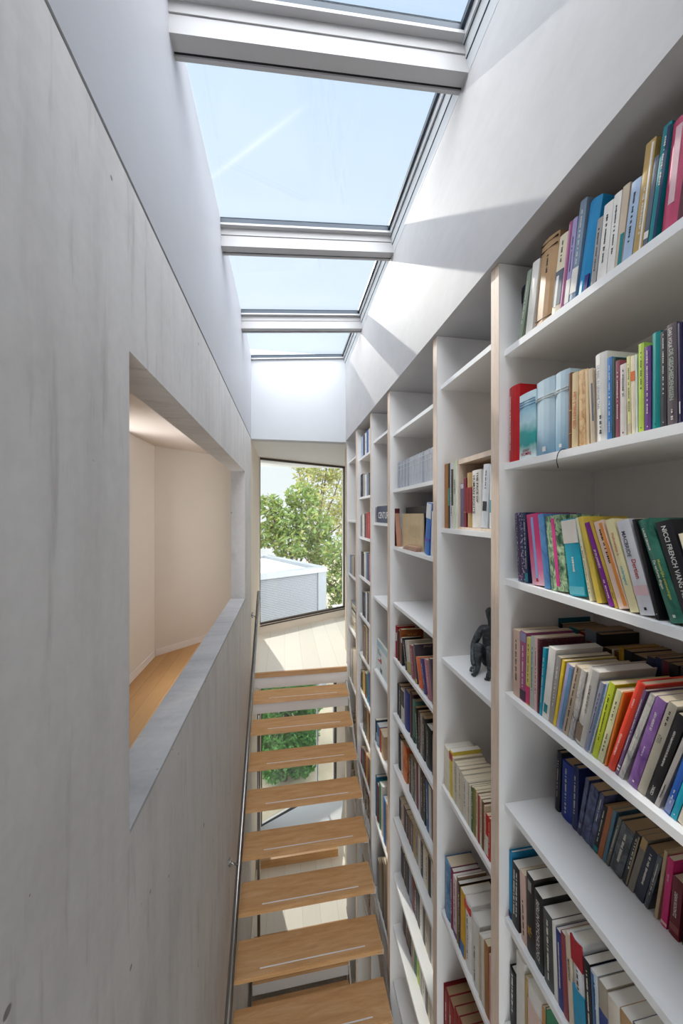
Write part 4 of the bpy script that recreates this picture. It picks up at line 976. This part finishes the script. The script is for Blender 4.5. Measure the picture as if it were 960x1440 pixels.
mb.build('cover_figure', cover_mat('#b8282c'), o)
mb = MB(); mb.box((.09, -t_ - .0007, h * .05), (.15, -t_ + .001, h * .19)); mb.build('cover_pot', cover_mat('#3d5a52'), o)
o, h = face_out('#1d1a1a', .80, 556.6, ZA[2], 714.5, .38, .02, 'black backed album standing behind the old document', True, 2.185)
o, h = face_out('#d0b98f', .775, 558.5, ZA[2], 722.5, .35, .006, 'yellowed old document page propped upright in the third bookcase', False, 2.182)
marks_o = MB()
for q in range(10): marks_o.box((.12, -.0068, h * (.35 + .034 * q)), (.30, -.0058, h * (.352 + .034 * q)))
marks_o.build('page_print', cover_mat('#8f7a58'), o)
for q in range(3):
    mb = MB(); pz = ZA[2] + .0008 + q * .009
    mb.hexa([(.727 + .003 * q, 2.035 - .01 * q, Z(pz)), (.735, 1.84, Z(pz)), (.766, 1.84, Z(pz)), (.768, 2.035 - .01 * q, Z(pz))], [(.727 + .003 * q, 2.035 - .01 * q, Z(pz + .008)), (.735, 1.84, Z(pz + .008)), (.766, 1.84, Z(pz + .008)), (.768, 2.035 - .01 * q, Z(pz + .008))])
    tag(mb.build('folded_paper', cover_mat(['#a98068', '#b58d74', '#c39b80'][q])), f'brownish folded paper, {["lowest", "middle", "topmost"][q]} of three below the old document page', 'paper', 'folded papers under the old document')
print('BOOKS', BOOKS[0])
# rows too small to read one by one: books behind the treads
random.seed(5)
mb = MB(); 
def tiny(i, z, X=.742, h=(.17, .25)):
    y = BAYS[i][1] - HT[i][0] - .004
    while y > BAYS[i][0] + HT[i][1] + .04:
        t_ = random.uniform(.012, .035); mb.box((X + random.uniform(0, .01), y - t_ + .0008, Z(z + .0006)), (X + .14, y, Z(z + random.uniform(*h)))); y -= t_
for z in ZA[9:12]: tiny(4, z, .748)
for z in ZB[5:]: tiny(5, z)
o = mb.build('book_row', pattern_mat('mixed_far_spines', ['#3a3436', '#c9bfae', '#7a5a48', '#e0dacd', '#4a5a6a', '#a84a3a'], 34))
tag(o, 'mixed books on the lowest far shelves, glimpsed between the stair treads', 'books', kind='stuff')

# ------------------------------------------------------------------ other things on the shelves
bx = empty('wooden_box', (.741, 1.2325, Z(ZB[1])), 'pale open fronted wooden box holding upright books in the second bookcase', 'box')
bt = at_x(643, 647.5, .745).z - ZB[1]; ya_, yb_ = .1430, -.1450
for nm, a, b in (('box_top', (0, yb_, bt - .020), (.26, ya_, bt)), ('box_side', (0, ya_ - .008, .001), (.26, ya_, bt - .0205)), ('box_side', (0, yb_, .001), (.26, yb_ + .008, bt - .0205)), ('box_back', (.25, yb_ + .0085, .001), (.259, ya_ - .0085, bt - .0205)), ('box_bottom', (0, yb_ + .0085, .001), (.2495, ya_ - .0085, .0098))):
    m_ = MB(); m_.box(a, b); m_.build(nm, M['ply'] if nm != 'box_back' else cover_mat('#8a7f7a'), bx)
# ribbon hanging over the second shelf of the nearest bookcase
rb = bpy.data.curves.new('ribbon', 'CURVE'); rb.dimensions = '3D'; rb.bevel_depth = .0011; rb.bevel_resolution = 2
spn = rb.splines.new('BEZIER'); p0 = at_x(788, 640, XS); Yr = p0.y
pts = [(.745, Yr - .004, ZA[1] + .0012), (XS - .0005, Yr - .002, ZA[1] + .0014), (XS - .006, Yr + .006, ZA[1] - .02), (XS - .004, Yr + .004, ZA[1] - .046)]
spn.bezier_points.add(len(pts) - 1)
for bp, p in zip(spn.bezier_points, pts): bp.co = up(p); bp.handle_left_type = bp.handle_right_type = 'AUTO'
rt = bpy.data.objects.new('ribbon', rb); COL.objects.link(rt); dg = bpy.context.evaluated_depsgraph_get(); dg.update()
rm = bpy.data.meshes.new_from_object(rt.evaluated_get(dg)); bpy.data.objects.remove(rt); rm.materials.clear(); rm.materials.append(cover_mat('#241f26'))
ro = bpy.data.objects.new('ribbon_bookmark', rm); COL.objects.link(ro)
tag(ro, 'thin dark ribbon hanging over the edge of the second shelf', 'ribbon')
def skin_chain(bm_layers, verts, edges): pass
def figure(name, loc, rotz, s, label, cat, pose='hug', group=None):
    """seated elongated figure grown from one connected skeleton; faces local -Y"""
    V, E, R = [], [], []
    def add(p, r, par=None):
        V.append(Vector(p) * s); R.append(r * s); i = len(V) - 1
        if par is not None: E.append((par, i))
        return i
    pel = add((0, .05, .10), .115); w_ = add((0, .075, .30), .105, pel); ch = add((0, .05, .50), .115, w_); nk0 = add((0, .02, .63), .055, ch); nk = add((0, .005, .70), .042, nk0)
    h1 = add((0, -.015, .775), .055, nk); h2 = add((0, -.02, .86), .078, h1); h3 = add((0, 0, .955), .058, h2)
    for sx in (-1, 1):
        hip = add((.075 * sx, -.02, .085), .075, pel); kn = add((.085 * sx, -.28, .43), .062, hip); cf = add((.088 * sx, -.30, .22), .052, kn); an = add((.09 * sx, -.32, .05), .034, cf)
        to = add((.095 * sx, -.44, .022), .028, an)
        sh = add((.16 * sx, .03, .575), .062, ch); el = add((.235 * sx, -.10, .33), .046, sh); wr = add((.16 * sx, -.33, .17), .032, el)
        hd = add((.12 * sx, -.385, .12), .03, wr)
    me = bpy.data.meshes.new(name); me.from_pydata([tuple(v) for v in V], E, []); o = bpy.data.objects.new(name, me); COL.objects.link(o)
    md = o.modifiers.new('skin', 'SKIN'); md.use_smooth_shade = True
    for i, sv in enumerate(me.skin_vertices[0].data): sv.radius = (R[i] * 1.12, R[i] * 1.12); sv.use_root = (i == 0)
    o.modifiers.new('sub', 'SUBSURF').levels = 2; o.modifiers['sub'].render_levels = 2
    dg = bpy.context.evaluated_depsgraph_get(); dg.update(); m2 = bpy.data.meshes.new_from_object(o.evaluated_get(dg))
    bpy.data.objects.remove(o); bm = bmesh.new(); bm.from_mesh(m2)
    # face: brow, nose and lips; fingers and toes as short chains
    def ell(c, r):
        bmesh.ops.create_uvsphere(bm, u_segments=10, v_segments=8, radius=1, matrix=Matrix.Translation(Vector(c) * s) @ Matrix.Diagonal((r[0] * s, r[1] * s, r[2] * s, 1)))
    ell((0, -.098, .862), (.012, .022, .03)); ell((0, -.086, .812), (.022, .012, .008)); ell((-.03, -.082, .892), (.022, .014, .009)); ell((.03, -.082, .892), (.022, .014, .009))
    ell((-.078, 0, .868), (.010, .018, .03)); ell((.078, 0, .868), (.010, .018, .03)); ell((0, -.07, .775), (.03, .02, .02))
    for sx in (-1, 1):
        for q in range(5):
            a = Vector(((.10 + .012 * q) * sx, -.40, .125 - .004 * q)); b_ = a + Vector((.006 * sx * (q - 2), -.03 - .008 * (2 - abs(q - 2)), -.035)); c_ = b_ + Vector((-.004 * sx, -.006, -.03))
            for p_, q_ in ((a, b_), (b_, c_)):
                d = (q_ - p_); rot = d.to_track_quat('Z', 'Y').to_matrix().to_4x4()
                bmesh.ops.create_uvsphere(bm, u_segments=8, v_segments=6, radius=1, matrix=Matrix.Translation((p_ + q_) / 2 * s) @ rot @ Matrix.Diagonal((.0085 * s, .0085 * s, d.length * .62 * s, 1)))
            t0 = Vector(((.072 + .013 * q) * sx, -.45 - .006 * (2 - abs(q - 1)), .016)); ell(t0, (.009, .028, .012))
    me = bpy.data.meshes.new(name); bm.to_mesh(me); bm.free()
    zmin = min(v.co.z for v in me.vertices)
    for v in me.vertices: v.co.z -= zmin
    for p in me.polygons: p.use_smooth = True
    me.materials.clear(); me.materials.append(M['bronze'])
    o = bpy.data.objects.new(name, me); COL.objects.link(o); o.location = loc; o.rotation_euler = (0, 0, rotz); tag(o, label, cat, group); return o
figure('seated_figure', (.885, 1.356, Z(ZB[2] + .001)), math.radians(-52), .279, 'dark bronze figure hugging its knees on a shelf of the second bookcase', 'sculpture')
# small figurine in the farthest bookcase
fg = MB(); prof = [(.0, .028), (.012, .03), (.02, .02), (.05, .026), (.08, .02), (.10, .012), (.115, .02), (.14, .018), (.155, .004)]
for (z0, r0), (z1, r1) in zip(prof, prof[1:]): fg.tube((0, 0, z0), (0, 0, z1), r0, 12, r1)
tag(fg.build('figurine', M['bronze'], smooth=True, loc=(.77, 3.43, Z(ZB[1] + .0008))), 'small dark figurine on the second shelf of the farthest bookcase', 'figurine')

# socket on the low end of the farthest bookcase
so_ = empty('wall_socket', (.86, 4.165, Z(-3.05)), 'dark double wall socket seen through the treads', 'socket')
m_ = MB(); m_.box((-.045, -.010, -.08), (.045, -.001, .08)); m_.build('socket_plate', M['steel_paint'], so_)
for zz in (-.038, .038):
    m_ = MB(); m_.box((-.03, -.013, zz - .028), (.03, -.0102, zz + .028)); m_.build('socket_face', M['frame_dark'], so_)
struct('wall_pier', MB().box((.755, 4.165, 0), (1.07, 4.26, Z(.825))), M['cream_wall'], label='short cream wall beyond the end of the bookcases', cat='wall')
# ------------------------------------------------------------------ outside
def foliage(mb_bm, c, r, n, size, squash=.85, shell=.35):
    for _ in range(n):
        d = Vector((random.gauss(0, 1), random.gauss(0, 1), random.gauss(0, 1))).normalized()
        rr = r * (shell + (1 - shell) * random.random() ** .5)
        p = Vector(c) + Vector((d.x * rr, d.y * rr, d.z * rr * squash))
        q = Quaternion(Vector((random.gauss(0, 1), random.gauss(0, 1), random.gauss(0, 1))).normalized(), random.uniform(0, 6.28))
        s_ = size * random.uniform(.6, 1.3)
        vs = [mb_bm.verts.new(p + q @ Vector(v)) for v in ((-s_, 0, 0), (0, -s_ * .45, .12 * s_), (s_, 0, 0), (0, s_ * .45, .12 * s_))]
        mb_bm.faces.new(vs)
def tree(name, base, zc, lumps, label, leaf, size=.16, n=420, trunk=.16, branches=True):
    r = empty(name, (base[0], base[1], 0), label, 'tree', 'trees outside the window')
    m_ = MB(); top = Vector((lumps[0][0] - base[0], lumps[0][1] - base[1], Z(lumps[0][2])))
    m_.tube((0, 0, .002), top * .55, trunk, 10, trunk * .7)
    for L in lumps: m_.tube(top * .5, (L[0] - base[0], L[1] - base[1], Z(L[2])), trunk * .42, 7, trunk * .12)
    m_.build('trunk', M['bark'], r)
    f = MB()
    for L in lumps: foliage(f.bm, (L[0] - base[0], L[1] - base[1], Z(L[2])), L[3], int(n * L[3] ** 2), size)
    f.build('foliage', M[leaf], r); return r
def out_at(px, py, Y): d = ray(px, py); return d * (Y / d.y)
def lump(px, py, Y, rpx): p = out_at(px, py, Y); return (p.x, p.y, p.z, rpx / 480 * Y)
Yt = 15.5
tree('broadleaf_tree', (.9, Yt, 0), 0, [lump(400, 735, Yt, 26), lump(378, 712, Yt, 20), lump(425, 700, Yt + .5, 25), lump(440, 740, Yt, 30), lump(408, 765, Yt - .5, 26), lump(372, 752, Yt, 22), lump(450, 775, Yt, 26)], 'leafy green tree just beyond the flat roof', 'leaf', .13, 900)
Yt2 = 19.
tree('tall_tree', (2.2, Yt2, 0), 0, [lump(432, 672, Yt2, 20), lump(455, 660, Yt2, 26), lump(480, 668, Yt2, 26), lump(418, 655, Yt2, 11), lump(465, 705, Yt2, 32), lump(490, 730, Yt2, 32), lump(462, 640, Yt2, 18)], 'taller yellowing tree at the upper part of the window', 'leaf_gold', .13, 420)
Yt3 = 13.4
tree('low_tree', (2.6, Yt3, 0), 0, [lump(478, 775, Yt3, 26), lump(470, 815, Yt3, 28), lump(486, 850, Yt3, 26), lump(420, 775, Yt3, 12)], 'low green tree beside the corner of the flat roofed house', 'leaf', .11, 1000)
# flat roofed neighbour volume
hs = empty('neighbouring_house', (1.22, 9.8, 0), 'flat roofed house wing with dark slatted wall outside the window', 'house')
e1, e2 = Vector((-.879, -.477, 0)), Vector((-.477, .879, 0))
def hq(mb_, a0, a1, b0, b1, z0, z1):
    pts = [e1 * a0 + e2 * b0, e1 * a1 + e2 * b0, e1 * a1 + e2 * b1, e1 * a0 + e2 * b1]
    mb_.hexa([(p.x, p.y, Z(z0)) for p in pts], [(p.x, p.y, Z(z1)) for p in pts]); return mb_
A1, B1, ZT = 4.5, 3.9, -1.50
m_ = MB(); hq(m_, .06, A1, .06, B1 - .06, -5.32, ZT - .12); m_.build('house_wall', M['cladding'], hs)
m_ = MB(); hq(m_, .26, A1, .26, B1 - .26, ZT - .119, ZT - .09); m_.build('flat_roof', M['roof_white'], hs)
m_ = MB(); hq(m_, 0, A1, 0, .25, ZT - .14, ZT); hq(m_, 0, A1, B1 - .25, B1, ZT - .14, ZT); hq(m_, 0, .25, .2505, B1 - .2505, ZT - .14, ZT); m_.build('parapet_coping', cover_mat('#85888c'), hs)
m_ = MB(); hq(m_, .02, .30, .02, .30, -5.31, ZT - .141); m_.build('corner_panel', cover_mat('#6f7276'), hs)
m_ = MB(); hq(m_, 1.3, 2.0, 1.6, 2.3, ZT - .0895, ZT + .02); m_.build('roof_light', M['glass'], hs)
struct('ground', MB().box((-14, 5.2, -.4), (16, 40, -.001)), M['terrace'], label='beige paved terrace outside', cat='ground')
hd = empty('hedge', (0, 8.0, 0), 'dense dark green shrub outside the lower window', 'shrub')
f = MB()
for (x_, y_, z_, r_) in ((-.30, -1.05, -3.75, .42), (.12, -.95, -3.6, .45), (.45, -.85, -3.85, .36), (-.1, -1.2, -4.35, .42), (.3, -1.05, -4.4, .42), (-.5, -1.1, -4.3, .36), (-.2, -1.1, -4.85, .4), (.3, -1.0, -4.9, .4)): foliage(f.bm, (x_, y_, Z(z_)), r_, 1500, .05, .95, .2)
f.build('foliage', M['leaf_dark'], hd)
m_ = MB(); m_.tube((0, -1.05, .001), (.05, -1.05, Z(-3.8)), .06, 8, .03); m_.build('stem', M['bark'], hd)
m_ = MB(); m_.box((1.05, 7.3, 0), (1.35, 7.5, Z(-2.0))); tag(m_.build('garden_column', M['white_out']), 'white rendered column outside the lower window', 'column')
m_ = MB(); m_.hexa([(-.25, 5.72, .0005), (1.15, 6.42, .0005), (1.10, 6.52, .0005), (-.30, 5.82, .0005)], [(-.25, 5.72, Z(-5.15)), (1.15, 6.42, Z(-5.15)), (1.10, 6.52, Z(-5.15)), (-.30, 5.82, Z(-5.15))])
tag(m_.build('garden_kerb', M['white_out']), 'low white kerb running diagonally outside the lower window', 'kerb')
# ------------------------------------------------------------------ light, sky, camera
def world():
    w = bpy.data.worlds.new('sky'); sc.world = w; w.use_nodes = True
    t = w.node_tree; t.nodes.clear(); L = t.links.new
    o = t.nodes.new('ShaderNodeOutputWorld'); b = t.nodes.new('ShaderNodeBackground')
    tc = t.nodes.new('ShaderNodeTexCoord'); sp = t.nodes.new('ShaderNodeSeparateXYZ'); L(tc.outputs['Generated'], sp.inputs[0])
    r = t.nodes.new('ShaderNodeValToRGB'); e = r.color_ramp.elements
    e[0].position, e[0].color = .0, (.98, .98, .98, 1); e[1].position, e[1].color = 1., (.50, .68, .90, 1)
    q = e.new(.35); q.color = (.80, .90, .98, 1); q = e.new(.6); q.color = (.70, .81, .95, 1)
    L(sp.outputs[2], r.inputs[0])
    # glow of the haze around the sun
    dt = t.nodes.new('ShaderNodeVectorMath'); dt.operation = 'DOT_PRODUCT'
    s = Vector((-1, 3.5, 2.62)).normalized(); dt.inputs[1].default_value = s
    L(tc.outputs['Generated'], dt.inputs[0])
    r2 = t.nodes.new('ShaderNodeValToRGB'); r2.color_ramp.elements[0].position = .70; r2.color_ramp.elements[0].color = (0, 0, 0, 1)
    r2.color_ramp.elements[1].position = 1.; r2.color_ramp.elements[1].color = (.10, .09, .08, 1)
    L(dt.outputs['Value'], r2.inputs[0])
    ad = t.nodes.new('ShaderNodeMix'); ad.data_type = 'RGBA'; ad.blend_type = 'ADD'; ad.inputs[0].default_value = 1
    L(r.outputs[0], ad.inputs[6]); L(r2.outputs[0], ad.inputs[7])
    # a vapour trail
    p1, p2 = ray(297, 250).normalized(), ray(415, 160).normalized(); nrm = p1.cross(p2).normalized(); mid = (p1 + p2).normalized()
    d1 = t.nodes.new('ShaderNodeVectorMath'); d1.operation = 'DOT_PRODUCT'; d1.inputs[1].default_value = nrm; L(tc.outputs['Generated'], d1.inputs[0])
    ab = t.nodes.new('ShaderNodeMath'); ab.operation = 'ABSOLUTE'; L(d1.outputs['Value'], ab.inputs[0])
    r3 = t.nodes.new('ShaderNodeValToRGB'); r3.color_ramp.elements[0].color = (.16, .13, .1, 1); r3.color_ramp.elements[1].position = .006; r3.color_ramp.elements[1].color = (0, 0, 0, 1)
    L(ab.outputs[0], r3.inputs[0])
    d2 = t.nodes.new('ShaderNodeVectorMath'); d2.operation = 'DOT_PRODUCT'; d2.inputs[1].default_value = mid; L(tc.outputs['Generated'], d2.inputs[0])
    r4 = t.nodes.new('ShaderNodeValToRGB'); r4.color_ramp.elements[0].position = p1.dot(mid) - .004; r4.color_ramp.elements[0].color = (0, 0, 0, 1); r4.color_ramp.elements[1].position = p1.dot(mid) + .004
    L(d2.outputs['Value'], r4.inputs[0])
    ml = t.nodes.new('ShaderNodeMix'); ml.data_type = 'RGBA'; ml.blend_type = 'MULTIPLY'; ml.inputs[0].default_value = 1; L(r3.outputs[0], ml.inputs[6]); L(r4.outputs[0], ml.inputs[7])
    a2 = t.nodes.new('ShaderNodeMix'); a2.data_type = 'RGBA'; a2.blend_type = 'ADD'; a2.inputs[0].default_value = 1; L(ad.outputs[2], a2.inputs[6]); L(ml.outputs[2], a2.inputs[7])
    # unseen sky behind and overhead brightened as added fill, dimmer sky ahead
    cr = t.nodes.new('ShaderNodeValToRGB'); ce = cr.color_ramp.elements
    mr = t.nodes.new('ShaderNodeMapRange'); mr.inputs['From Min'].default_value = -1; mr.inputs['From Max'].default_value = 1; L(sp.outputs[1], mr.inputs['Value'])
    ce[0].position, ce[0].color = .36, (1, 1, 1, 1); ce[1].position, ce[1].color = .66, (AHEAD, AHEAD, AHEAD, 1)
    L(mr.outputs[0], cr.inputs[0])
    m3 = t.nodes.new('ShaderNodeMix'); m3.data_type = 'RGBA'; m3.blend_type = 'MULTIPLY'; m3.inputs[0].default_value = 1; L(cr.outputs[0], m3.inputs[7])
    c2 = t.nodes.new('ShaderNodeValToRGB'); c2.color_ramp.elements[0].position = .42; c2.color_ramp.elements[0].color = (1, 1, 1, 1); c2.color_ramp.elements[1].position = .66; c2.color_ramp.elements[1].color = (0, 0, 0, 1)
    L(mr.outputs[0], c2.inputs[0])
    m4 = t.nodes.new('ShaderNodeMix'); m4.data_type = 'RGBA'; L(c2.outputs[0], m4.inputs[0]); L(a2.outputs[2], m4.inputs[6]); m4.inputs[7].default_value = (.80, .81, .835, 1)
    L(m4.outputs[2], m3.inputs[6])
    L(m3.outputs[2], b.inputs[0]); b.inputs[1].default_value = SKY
    L(b.outputs[0], o.inputs[0])
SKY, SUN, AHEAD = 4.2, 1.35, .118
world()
sl = bpy.data.lights.new('sun', 'SUN'); sl.energy = SUN; sl.angle = .012; sl.color = (1, .93, .84)
so = bpy.data.objects.new('sun', sl); COL.objects.link(so); so.rotation_euler = Vector((1, -3.5, -2.62)).to_track_quat('-Z', 'Y').to_euler(); so.location = (-3, 9, Z(8))
cam = bpy.data.cameras.new('camera'); co = bpy.data.objects.new('camera', cam); COL.objects.link(co)
cam.sensor_fit = 'HORIZONTAL'; cam.sensor_width = 24; cam.lens = 12; cam.shift_y = 4 / 960; cam.clip_start = .02
co.location = (0, 0, CZ); co.rotation_euler = (math.pi / 2, 0, -YAW)
sc.camera = co
sc.view_settings.view_transform = 'Standard'; sc.view_settings.look = 'None'; sc.view_settings.exposure = 1.2; sc.view_settings.gamma = 1
sc.view_settings.use_curve_mapping = False
try:
    sc.cycles.max_bounces = 12; sc.cycles.diffuse_bounces = 8; sc.cycles.transparent_max_bounces = 12; sc.cycles.use_denoising = True
    sc.cycles.caustics_reflective = False; sc.cycles.caustics_refractive = False
except Exception: pass
